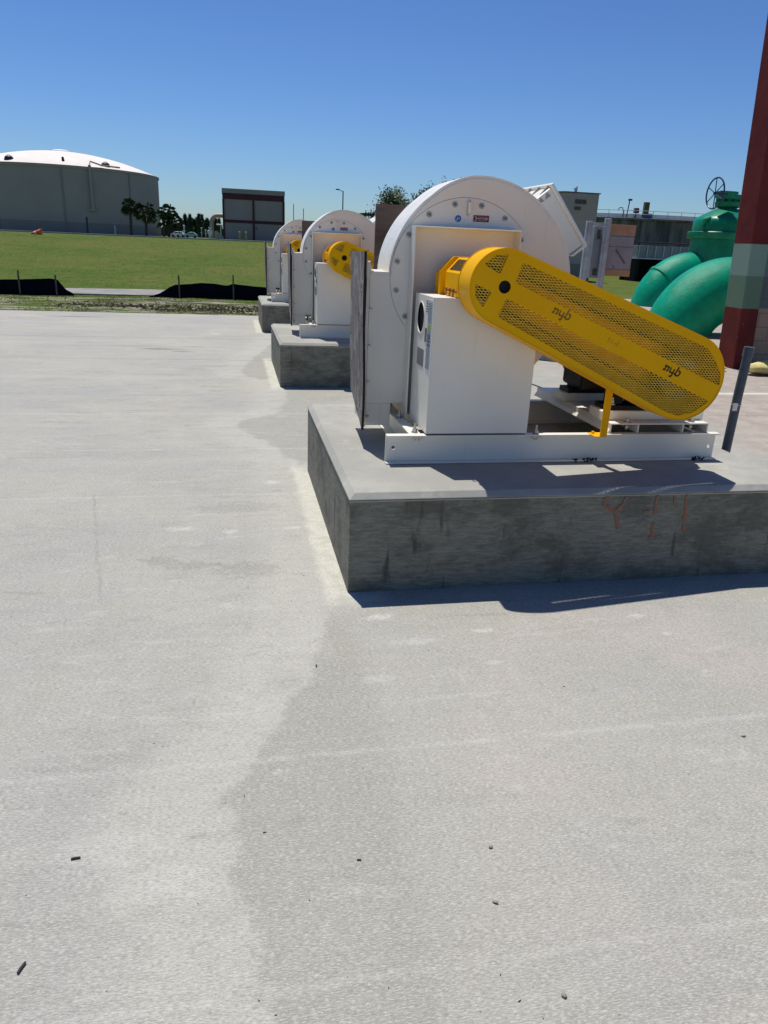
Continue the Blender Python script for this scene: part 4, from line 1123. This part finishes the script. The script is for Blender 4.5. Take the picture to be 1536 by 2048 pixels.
# tan pipe arch
m = MB(); m.tube([(-1.9, 82, ZP-.2), (-1.9, 82, 3.0)] + [(-1.9+.62-.62*math.cos(a*PI/16), 82, 3.0+.62*math.sin(a*PI/16)) for a in range(1, 9)] + [(-.72, 82, 3.62)], .20, 14)
o = m.build('pipe_arch', WPIPE, smooth=60, origin=(-1.9, 82, ZP)); tag(o, 'tan goose-neck pipe entering the left side of the maroon trimmed building', 'pipe')
m = MB(); m.cyl((-1.42, 81, 2.75), (-.72, 81, 2.75), .06, n=10); m.cyl((-1.0, 81, ZP-.1), (-1.0, 81, 2.72), .05, n=8); o = m.build('service_pipe', WHITEP, origin=(-1, 81, ZP)); tag(o, 'thin white pipe stub below the tan goose-neck pipe', 'pipe')
m = MB(); m.lathe([(.12, ZP-.1), (.12, 1.75), (.2, 1.80), (.24, 1.98), (.2, 2.12), (.08, 2.2), (.08, 2.35), (.14, 2.38), (.14, 2.44)], (-1.95, 76, 0), 'Z', 16)
o = m.build('hydrant', WHITEP, origin=(-1.95, 76, ZP)); tag(o, 'white round-topped hydrant below the tan goose-neck pipe', 'hydrant')
m = MB(); m.prism([(-1.55, ZP-.1), (-1.55, 2.1), (-1.35, 2.15), (-.75, 1.62), (-.75, ZP-.1)], XZ, 77, 77.3); o = m.build('stair_wall', KERB, origin=(-1.2, 77, ZP)); fixn(o); tag(o, 'short pale sloping wall against the foot of the building', 'wall')
def car(x, y, l, label, body, seed):
    E_ = empty('parked_car', (x, y, ZP), label, 'car', 'cars parked beyond the bank')
    pr = [(0, .12), (0, .42), (.08, .50), (.24, .54), (.36, .74), (.70, .76), (.86, .54), (.98, .48), (1, .12)]
    m = MB(); m.prism([(x+a*l, ZP+b*.62) for a, b in pr], XZ, y, y+1.2); b_ = m.build('body', body, E_, bevel=.02); fixn(b_)
    m = MB(); m.prism([(x+a*l, ZP+b*.62) for a, b in [(.28, .55), (.37, .71), (.69, .73), (.82, .55)]], XZ, y-.01, y+.02); fixn(m.build('window', GLASS, E_))
    for f in (.2, .8): m = MB(); m.cyl((x+f*l, y-.01, ZP+.11), (x+f*l, y+.15, ZP+.11), .11, n=14); m.build('wheel', RUBBER, E_)
car(-4.95, 68, .95, 'small white car half hidden by the palm clump', CARP, 1)
car(-4.35, 66, .62, 'white car with a dark windscreen, second from the left', CARP, 2)
car(-3.72, 66.5, 1.0, 'pale green and white car, third from the left', CARG, 3)
def tallthing(name, x, y, h, r_, mat, label, cat, cap=True, grp=None):
    m = MB(); m.cyl((x, y, ZP-.1), (x, y, ZP+h), r_, n=8)
    if cap: m.lathe([(r_*1.8, ZP+h), (r_*1.8, ZP+h+.1), (r_, ZP+h+.14)], (x, y, 0), 'Z', 10); m.box(x-r_*3, x+r_*3, y-r_, y+r_, ZP+h*.6, ZP+h*.66)
    o = m.build(name, mat, origin=(x, y, ZP)); return tag(o, label, cat, grp)
tallthing('standpipe', -3.78, 67, .85, .045, GALV, 'grey standpipe between the white car and the pale green car', 'standpipe')
tallthing('standpipe', -2.5, 70, .75, .04, GALV, 'grey standpipe right of the pale green car', 'standpipe')
tallthing('standpipe', -2.15, 70, .62, .03, WHITEP, 'thin white standpipe just left of the hydrant', 'standpipe')
x, y = -12.6, 74.5; tallthing('post', -12.3, 73, 1.35, .07, LAMP, 'dark post standing before the tank below its overflow pipe', 'post', False)
tallthing('post', -10.0, 73, .75, .06, GALV, 'short grey post before the tank, left of the palm pair', 'post', False)
# fallen traffic cone on the crest
m = MB(); c0 = Vector((-10.15, 43.8, 1.37+.06)); d = Vector((.62, .1, .10)).normalized()
zc = terrain_z(-9.9, 43.8)
m.cyl((-10.2, 43.8, zc+.03), (-9.70, 43.85, zc+.14), .025, .15, n=16); m.cyl((-10.03, 43.815, zc+.067), (-9.93, 43.825, zc+.09), .068, .098, n=16, mi=1)
o = m.build('traffic_cone', [ORANGE, WHITEP], origin=(-9.9, 43.8, zc)); tag(o, 'orange and white traffic cone lying on its side at the top of the grass bank', 'traffic cone')
m = MB(); m.add([(-9.72, 43.66, zc-.01), (-9.72, 44.0, zc-.01), (-9.67, 44.0, zc+.32), (-9.67, 43.66, zc+.32), (-9.69, 43.66, zc-.01), (-9.69, 44.0, zc-.01), (-9.64, 44.0, zc+.32), (-9.64, 43.66, zc+.32)], [(0,1,2,3), (7,6,5,4), (0,4,5,1), (1,5,6,2), (2,6,7,3), (3,7,4,0)])
m.build('cone_base', ORANGE, o, origin=(-9.9, 43.8, zc))

# lamp posts and poles
def pole(x, y, z0, z1, label, arm=None, name='lamp_post', r_=.05, cat='lamp post'):
    E_ = empty(name, (x, y, z0), label, cat, 'poles on the skyline')
    m = MB(); m.cyl((x, y, z0-.3), (x, y, z1), r_, r_*.8, n=8); m.build('pole', LAMP, E_)
    if arm: m = MB(); m.tube([(x, y, z1-.02), (x+arm*.25, y, z1+.0), (x+arm*.6, y, z1+.08)], r_*.5, 6); m.box(min(x+arm*.5, x+arm), max(x+arm*.5, x+arm), y-.08, y+.08, z1+.05, z1+.13); m.build('lamp_head', LAMP, E_, bevel=.01)
pole(8.32, 60, ZP, 5.22, 'tall lamp post with an arm to the left, above the middle blower', -.55)
pole(10.93, 55, ZP, 5.13, 'lamp post with a short head in front of the dark tree', -.28)
pole(4.62, 60, ZP, 4.13, 'plain thin pole above the farthest blower, the taller left one', name='pole', r_=.03, cat='pole')
pole(5.36, 60, ZP, 3.86, 'plain thin pole above the farthest blower, the shorter right one', name='pole', r_=.03, cat='pole')

def broadleaf(x, y, z0, h, r_, label, seed, n=2600, mat=LEAFM, leaf=.16):
    E_ = empty('broadleaf_tree', (x, y, z0), label, 'tree', 'trees behind the blowers'); rr = random.Random(seed)
    m = MB(); tips = []
    m.tube([(x, y, z0-.2), (x+.05, y, z0+h*.35), (x, y, z0+h*.6)], [.22, .17, .1], 8)
    for i in range(26):
        a = rr.random()*2*PI; el = rr.uniform(.0, 1.3); L = r_*rr.uniform(.6, 1.0); p0 = Vector((x, y, z0+h*rr.uniform(.30, .6)))
        d = Vector((math.cos(a)*math.cos(el), math.sin(a)*math.cos(el), math.sin(el)*1.05)); p1 = p0+d*L
        m.tube([p0, p0+d*L*.5+Vector((0, 0, .08)), p1], [.07, .045, .015], 5); tips.append(p1)
    m.build('trunk', BARK, E_)
    m = MB()
    for i in range(n):
        c = rr.choice(tips); s_ = r_*.20; p = c + Vector((rr.gauss(0, s_), rr.gauss(0, s_), rr.gauss(0, s_*.8)))
        d = Vector((rr.uniform(-1, 1), rr.uniform(-1, 1), rr.uniform(-.4, 1))).normalized(); pr = d.orthogonal().normalized()*leaf*.45; l = leaf*rr.uniform(.7, 1.5)
        m.add([p, p+d*l*.5-pr, p+d*l, p+d*l*.5+pr], [(0, 1, 2, 3)])
    m.build('crown', mat, E_, smooth=0)
broadleaf(12.3, 60, ZP, 3.7, 1.75, 'bushy green tree behind the nearest blower, crossed by a lamp post', 5, 9000, LEAFM, .15)
broadleaf(16.4, 62, ZP, 5.3, 2.0, 'taller dark tree whose top just clears the nearest blower housing', 8, 9000, LEAFM, .15)
m = MB(); m.box(9.45, 13.5, 58, 61, 3.58, 3.70); m.box(9.6, 9.8, 58.2, 58.4, ZP-.3, 3.58); m.box(13.1, 13.3, 58.2, 58.4, ZP-.3, 3.58); m.box(9.6, 9.8, 60.6, 60.8, ZP-.3, 3.58)
o = m.build('shade_roof', LAMP, origin=(11, 59, ZP)); tag(o, 'thin dark flat roof showing between the middle and nearest blowers', 'roof')

# ------------------------------------------------------------------ right background
E_ = empty('control_building', (20.4, 46, 0), 'beige windowless building behind the tilted flange of the nearest blower', 'building')
m = MB(); m.prism([(19.6, 45.0), (21.74, 45.0), (21.74, 48.5), (17.9, 48.5), (17.9, 47.2)], XY, -.1, 4.95); o = m.build('wall', BEIGE, E_, bevel=.02); fixn(o)
m = MB(); m.prism([(19.55, 44.95), (21.8, 44.95), (21.8, 48.55), (17.85, 48.55), (17.85, 47.2)], XY, 4.95, 5.01); fixn(m.build('roof_edge', VENT, E_))
m = MB(); m.box(19.62, 21.70, 44.93, 44.99, .0, .95); m.build('plinth', BEIGED, E_)
for z0, z1, x1 in ((4.36, 4.60, 20.93), (4.02, 4.20, 20.62)):
    m = MB(); m.box(20.24, x1, 44.94, 44.995, z0, z1)
    for k in range(5): m.box(20.24, x1, 44.92, 44.94, z0+k*(z1-z0)/5, z0+k*(z1-z0)/5+.015)
    m.build('vent', VENT, E_)
m = MB(); m.cyl((20.6, 46, 4.9), (20.6, 46, 5.25), .05, n=8); m.cyl((20.68, 46, 4.9), (20.7, 46, 5.38), .05, n=8); m.box(20.55, 20.62, 45.9, 46.1, 5.2, 5.3)
m.build('roof_vent', GALV, E_)

K = empty('clarifier_tank', (42, 76, 0), 'long dark streaked concrete tank wall with a walkway railing on top', 'tank')
m = MB(); cx, cy, rk = 37., 75.5, 16.
def kp(a, r_=rk): return (cx+r_*math.sin(R(a)), cy-r_*math.cos(R(a)))
m.lathe([(rk, -.2), (rk, 4.25), (rk+.25, 4.3), (rk+.25, 4.45), (rk-.4, 4.5)], (cx, cy, 0), 'Z', 120); m.build('wall', CLAR, K, smooth=30)
m = MB(); m.lathe([(rk-.5, 4.4), (rk-.5, 4.78), (rk-1.5, 4.80)], (cx, cy, 0), 'Z', 120); m.build('inner_launder', WHITEP, K, smooth=30)
m = MB()
angs = [-62+i*4.2 for i in range(30)]
for h in (4.75, 5.02): m.tube([(*kp(a, rk+.15), h) for a in [-62+i*2.1 for i in range(60)]], .022, 5)
for a in angs: x, y = kp(a, rk+.15); m.cyl((x, y, 4.45), (x, y, 5.04), .022, n=5)
m.build('railing', GALV, K)
m = MB(); 
for a in (-20, 10, 24): x, y = kp(a, rk-.2); m.piece(); m.tube([(x, y, 4.5), (x, y, 5.0), (x-.15, y, 5.25), (x-.4, y, 5.2), (x-.5, y, 5.0)], .035, 6)
m.each('hook_pipe', LAMP, K)
def onwall(px_a, z0, z1, w_, mat, name, label, cat, d=.3):
    x, y = kp(px_a, rk-.3); m = MB(); m.box(x-w_/2, x+w_/2, y, y+d, z0, z1); m.cyl((x, y+d/2, 4.45), (x, y+d/2, z0+.02), .05, n=8)
    o = m.build(name, mat, bevel=.03, origin=(x, y, 4.45)); return tag(o, label, cat)
onwall(-13.2, 4.85, 5.72, .42, simple('ochre_panel', (.10, .085, .02), .6), 'electrical_cabinet', 'tall ochre control panel standing on the concrete tank wall', 'control panel')
onwall(-16.0, 4.85, 5.25, .36, simple('dull_red_panel', (.16, .06, .055), .6), 'junction_box', 'small dull red box on the concrete tank wall left of the ochre panel', 'junction box')
onwall(-12.6, 4.46, 4.86, .8, simple('blue_drive_paint', (.015, .08, .22), .5), 'drive_motor', 'blue drive unit on the concrete tank wall under the ochre panel', 'motor')
x, y = kp(-19, rk-.1); m = MB(); m.cyl((x, y, 4.4), (x+.1, y, 5.8), .045, n=8); m.box(x, x+.28, y-.08, y+.08, 5.76, 5.90); o = m.build('lamp_post', LAMP, origin=(x, y, 4.4)); tag(o, 'small floodlight pole on the concrete tank wall left of the ochre panel', 'lamp post')

Q = empty('steel_trough', (30, 48, 0), 'ribbed blue grey steel trough raised on dark posts before the concrete tank', 'trough')
m = MB(); m.box(26.42, 34.5, 48, 50, 1.47, 2.24); m.build('trough_side', TROUGH, Q, bevel=.01)
m = MB()
for i in range(14):
    x = 26.46+i*.595; m.piece(); m.box(x, x+.07, 47.93, 47.995, 1.50, 2.24)
m.each('rib', GALV, Q)
m = MB(); m.box(26.35, 34.6, 47.90, 50, 1.39, 1.468); m.build('bottom_sill', GALV, Q)
m = MB(); m.tube([(26.3, 47.95, 2.42), (28, 47.95, 2.45), (29.6, 47.95, 2.43), (30.4, 47.9, 2.56), (31.2, 47.9, 2.58), (34, 47.9, 2.55)], .05, 6); m.cyl((26.45, 47.95, 2.24), (26.45, 47.95, 2.42), .04, n=6)
for x in (27.8, 29.4, 31): m.cyl((x, 47.95, 2.24), (x, 47.95, 2.45), .035, n=6)
m.tube([(26.3, 48.1, 2.32), (34, 48.1, 2.38)], .035, 6); m.build('pipe_run', LAMP, Q)
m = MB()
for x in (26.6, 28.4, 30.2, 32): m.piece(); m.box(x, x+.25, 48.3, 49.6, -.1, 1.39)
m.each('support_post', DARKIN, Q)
m = MB(); m.box(26.5, 34.5, 50.0, 50.15, -.1, 1.38); m.build('gap_shade_sheet', DARKIN, Q)  # near-black sheet painted as the shade in the gap under the trough
m = MB(); m.box(27.0, 27.9, 47.2, 47.8, -.1, .18); m.prism([(27.5, .18), (27.75, .18), (27.7, .5), (27.6, .5)], XZ, 47.3, 47.5); o = m.build('concrete_block', WHITEP, bevel=.03, origin=(27.4, 47.5, 0)); fixn(o); tag(o, 'small pale block on the grass before the dark gap under the trough', 'block')

# strut rack with wrapped panels
RK = empty('strut_rack', (6.9, 14, 0), 'galvanised two-post strut rack standing upright behind the guard', 'rack')
m = MB(); m.box(6.575, 6.70, 13.97, 14.03, 0, 2.17); m.box(6.61, 6.665, 13.955, 13.969, 0, 2.168); m.build('post', GALV, RK, bevel=.006)
m = MB(); m.box(6.945, 7.07, 13.97, 14.03, 0, 2.235); m.box(6.98, 7.035, 13.955, 13.969, 0, 2.233); m.build('post', GALV, RK, bevel=.006)
m = MB(); m.box(6.70, 6.945, 13.98, 14.02, 2.11, 2.15); m.piece(); m.box(6.70, 7.60, 14.206, 14.24, 1.245, 1.285); m.piece(); m.box(6.70, 7.60, 14.265, 14.30, 2.0, 2.04); m.each('cross_strut', GALV, RK, bevel=.004)
m = MB(); m.box(6.80, 7.10, 14.08, 14.26, 1.15, 2.10); o = m.build('equipment_box', TROUGH, bevel=.01, origin=(6.95, 14.2, 1.15)); tag(o, 'blue grey enclosure mounted between the posts of the strut rack', 'enclosure')
m = MB(); m.box(6.86, 6.93, 14.07, 14.079, 1.86, 2.03); m.piece(); m.box(6.86, 6.94, 14.07, 14.079, 1.20, 1.33); m.each('door_latch', DKSTEEL, o, origin=(6.95, 14.2, 1.15))
W = empty('wrapped_panel', (7.4, 14.1, 1.2), 'flat electrical panel wrapped in grey film and cardboard on the right of the strut rack', 'panel')
m = MB(); m.box(7.13, 7.655, 14.09, 14.20, 1.20, 2.14); m.build('grey_film', WRAP, W, bevel=.012)
m = MB(); m.box(7.125, 7.65, 14.078, 14.089, 1.97, 2.14); m.build('cardboard_strip', CARD, W, bevel=.003)
m = MB(); m.box(7.125, 7.65, 14.078, 14.089, 1.20, 1.32); m.build('cardboard_strip', CARD, W, bevel=.003)
m = MB(); m.stroke([(7.30, 1.68), (7.51, 1.45)], .04, XZ, 14.085, 14.0895); m.stroke([(7.27, 1.40), (7.31, 1.35)], .015, XZ, 14.085, 14.0895); m.box(7.13, 7.65, 14.084, 14.0895, 1.925, 1.935); m.box(7.13, 7.65, 14.084, 14.0895, 1.735, 1.742)
m.build('tape_line', VENT, W)

# green pipes and valve
def pipeline(name, cx_, cz_, Rc, rp, y, xe, label, ring):
    E_ = empty(name, (cx_-Rc, y, 0), label, 'pipe', 'big green pipes by the building')
    pts = [(cx_-Rc*math.cos(a*PI/40)-0, y, cz_+Rc*math.sin(a*PI/40)) for a in range(-2, 21)]
    m = MB(); m.tube(pts, rp, 48); m.build('elbow', GREEN, E_, smooth=60)
    m = MB(); m.tube([(cx_+.0, y, cz_+Rc), (xe, y, cz_+Rc)], rp-.004, 48); m.build('straight_run', GREEN, E_, smooth=60)
    for f in ring:
        a = f*PI/2; p = Vector((cx_-Rc*math.cos(a), y, cz_+Rc*math.sin(a))); t = Vector((math.sin(a), 0, math.cos(a)))
        m = MB(); m.cyl(p-t*.06, p+t*.06, rp+.035, n=48); m.build('coupling', GREEN, E_, bevel=.015)
    return E_
pipeline('green_pipeline', 10.78, -.22, 1.18, .70, 15.3, 14.5, 'nearest fat green pipe elbow diving into the ground beside the column', [])
pipeline('green_pipeline', 15.30, -.22, 1.30, .70, 24., 20, 'farther green pipe elbow with a bolted joint, left of the green valve', [.52])
V = empty('gate_valve', (16.2, 24, 0), 'large dark green gate valve with a blue handwheel on top', 'valve')
vx = 16.22
m = MB(); m.lathe([(1.02, .2), (1.02, 1.2), (.98, 2.22), (1.02, 2.24)], (vx, 24, 0), 'Z', 40); m.build('valve_body', GREEND, V, smooth=40)
m = MB(); m.lathe([(1.10, 2.22), (1.12, 2.25), (1.12, 2.42), (1.10, 2.44)], (vx, 24, 0), 'Z', 40); m.build('body_flange', GREEND, V, smooth=40)
m = MB(); m.lathe([(.99, 2.44), (.99, 2.76), (.95, 2.84), (.84, 2.92), (.42, 3.14), (.30, 3.18), (.28, 3.24)], (vx, 24, 0), 'Z', 40)
for a in (200, 250, 300, 340): 
    x, y = vx+.92*math.cos(R(a)), 24+.92*math.sin(R(a)); m.bar((x, y, 2.62), (vx+.35*math.cos(R(a)), 24+.35*math.sin(R(a)), 3.12), .06, .14)
m.tube([(vx-.98, 23.7, 2.60), (vx-1.0, 23.6, 2.80), (vx-.85, 23.6, 2.86), (vx-.72, 23.7, 2.78)], .06, 8)
m.build('bonnet', GREEND, V, smooth=40)
m = MB(); m.lathe([(.30, 3.20), (.40, 3.24), (.42, 3.38), (.30, 3.40), (.30, 3.44), (.41, 3.46), (.41, 3.60), (.26, 3.62), (.26, 3.70), (.1, 3.72)], (vx, 24, 0), 'Z', 28)
for k in range(12): a = k*PI/6; m.cyl((vx+.36*math.cos(a), 24+.36*math.sin(a), 3.38), (vx+.36*math.cos(a), 24+.36*math.sin(a), 3.47), .035, n=6)
m.cyl((vx-.30, 23.6, 3.56), (vx-.85, 23.2, 3.56), .10, n=12); m.box(vx-.75, vx-.3, 23.25, 23.65, 3.46, 3.66)
m.build('gear_operator', GREEND, V, smooth=40)
m = MB(); wc = Vector((15.02, 23, 3.545)); rw = .455
m.tube([(wc.x, wc.y+rw*math.cos(R(a)), wc.z+rw*math.sin(R(a))) for a in range(0, 360, 10)], .024, 8, closed=True)
for k in range(6): a = R(60*k+25); m.cyl(wc, (wc.x, wc.y+rw*math.cos(a), wc.z+rw*math.sin(a)), .016, n=6)
m.cyl((wc.x-.04, wc.y, wc.z), (wc.x+.5, wc.y+.12, wc.z), .04, n=10); m.build('handwheel', NAVY, V)
m = MB(); rr = random.Random(31)
def rock(cx__, cy__, s_, label):
    m = MB(); vs = []; n, k = 7, 10
    for i in range(n+1):
        ph = PI*i/n
        for j in range(k):
            t = 2*PI*j/k; r_ = s_*(1+rr.uniform(-.22, .22)); vs.append((cx__+math.sin(ph)*math.cos(t)*r_, cy__+math.sin(ph)*math.sin(t)*r_, s_*.5-math.cos(ph)*r_*.6))
    m.add(vs, [(i*k+j, i*k+(j+1) % k, (i+1)*k+(j+1) % k, (i+1)*k+j) for i in range(n) for j in range(k)])
    o = m.build('rubble_stone', STONE, smooth=50, origin=(cx__, cy__, 0)); fixn(o); tag(o, label, 'stone', 'rubble by the foot of the green pipe')
rock(10.55, 14.0, .22, 'pale rubble stone at the foot of the near green elbow, largest'); rock(10.25, 13.9, .12, 'small rubble stone left of the largest, under the green elbow'); rock(10.9, 14.3, .16, 'rubble stone against the left edge of the maroon column')

# building corner with maroon column and block wall
m = MB(); sh = -.052
def colpt(x, y, z): return (x+sh*z, y, z)
zs = [-.05, 9.0]; P_ = [(7.60, 10.36), (7.90, 10.36), (7.90, 10.78), (7.60, 10.78)]
vs = [colpt(x, y, z) for z in zs for x, y in P_]
m.add(vs, [(0,3,2,1), (4,5,6,7), (0,1,5,4), (1,2,6,5), (2,3,7,6), (3,0,4,7)])
o = m.build('building_column', MAROON, bevel=.012, origin=(7.75, 10.5, 0)); tag(o, 'tall maroon painted column with a pale green band at the right edge', 'column')
m = MB(); m.prism([(7.86, -.05), (14, -.05), (14, 8.9), (7.46, 8.9)], XZ, 10.50, 10.75)
o = m.build('block_wall', BLOCK, origin=(9, 10.6, 0)); fixn(o); tag(o, 'beige painted block wall to the right of the maroon column', 'wall')

# ------------------------------------------------------------------ camera
RM = [[0.98052, -0.02604, 0.19467], [0, 0, 0], [0, 0, 0]]
yaw, pitch, roll = R(11.80240119), R(19.83978927), R(2.53389679)
f = Vector((math.sin(yaw)*math.cos(pitch), math.cos(yaw)*math.cos(pitch), -math.sin(pitch)))
r = Vector((math.cos(yaw), -math.sin(yaw), 0)); u = r.cross(f)
r2 = math.cos(roll)*r + math.sin(roll)*u; u2 = -math.sin(roll)*r + math.cos(roll)*u
cam = bpy.data.cameras.new('camera'); co = bpy.data.objects.new('camera', cam); COL.objects.link(co)
M = Matrix((( r2.x, u2.x, -f.x, 0), (r2.y, u2.y, -f.y, 0), (r2.z, u2.z, -f.z, 1.6), (0, 0, 0, 1)))
co.matrix_world = M
cam.sensor_fit = 'VERTICAL'; cam.sensor_height = 36; cam.lens = 1483/2048*36; cam.clip_start = .05; cam.clip_end = 2000
scene.camera = co
vs_ = scene.view_settings; vs_.view_transform = 'Standard'; vs_.look = 'None'; vs_.exposure = .08; vs_.gamma = 1
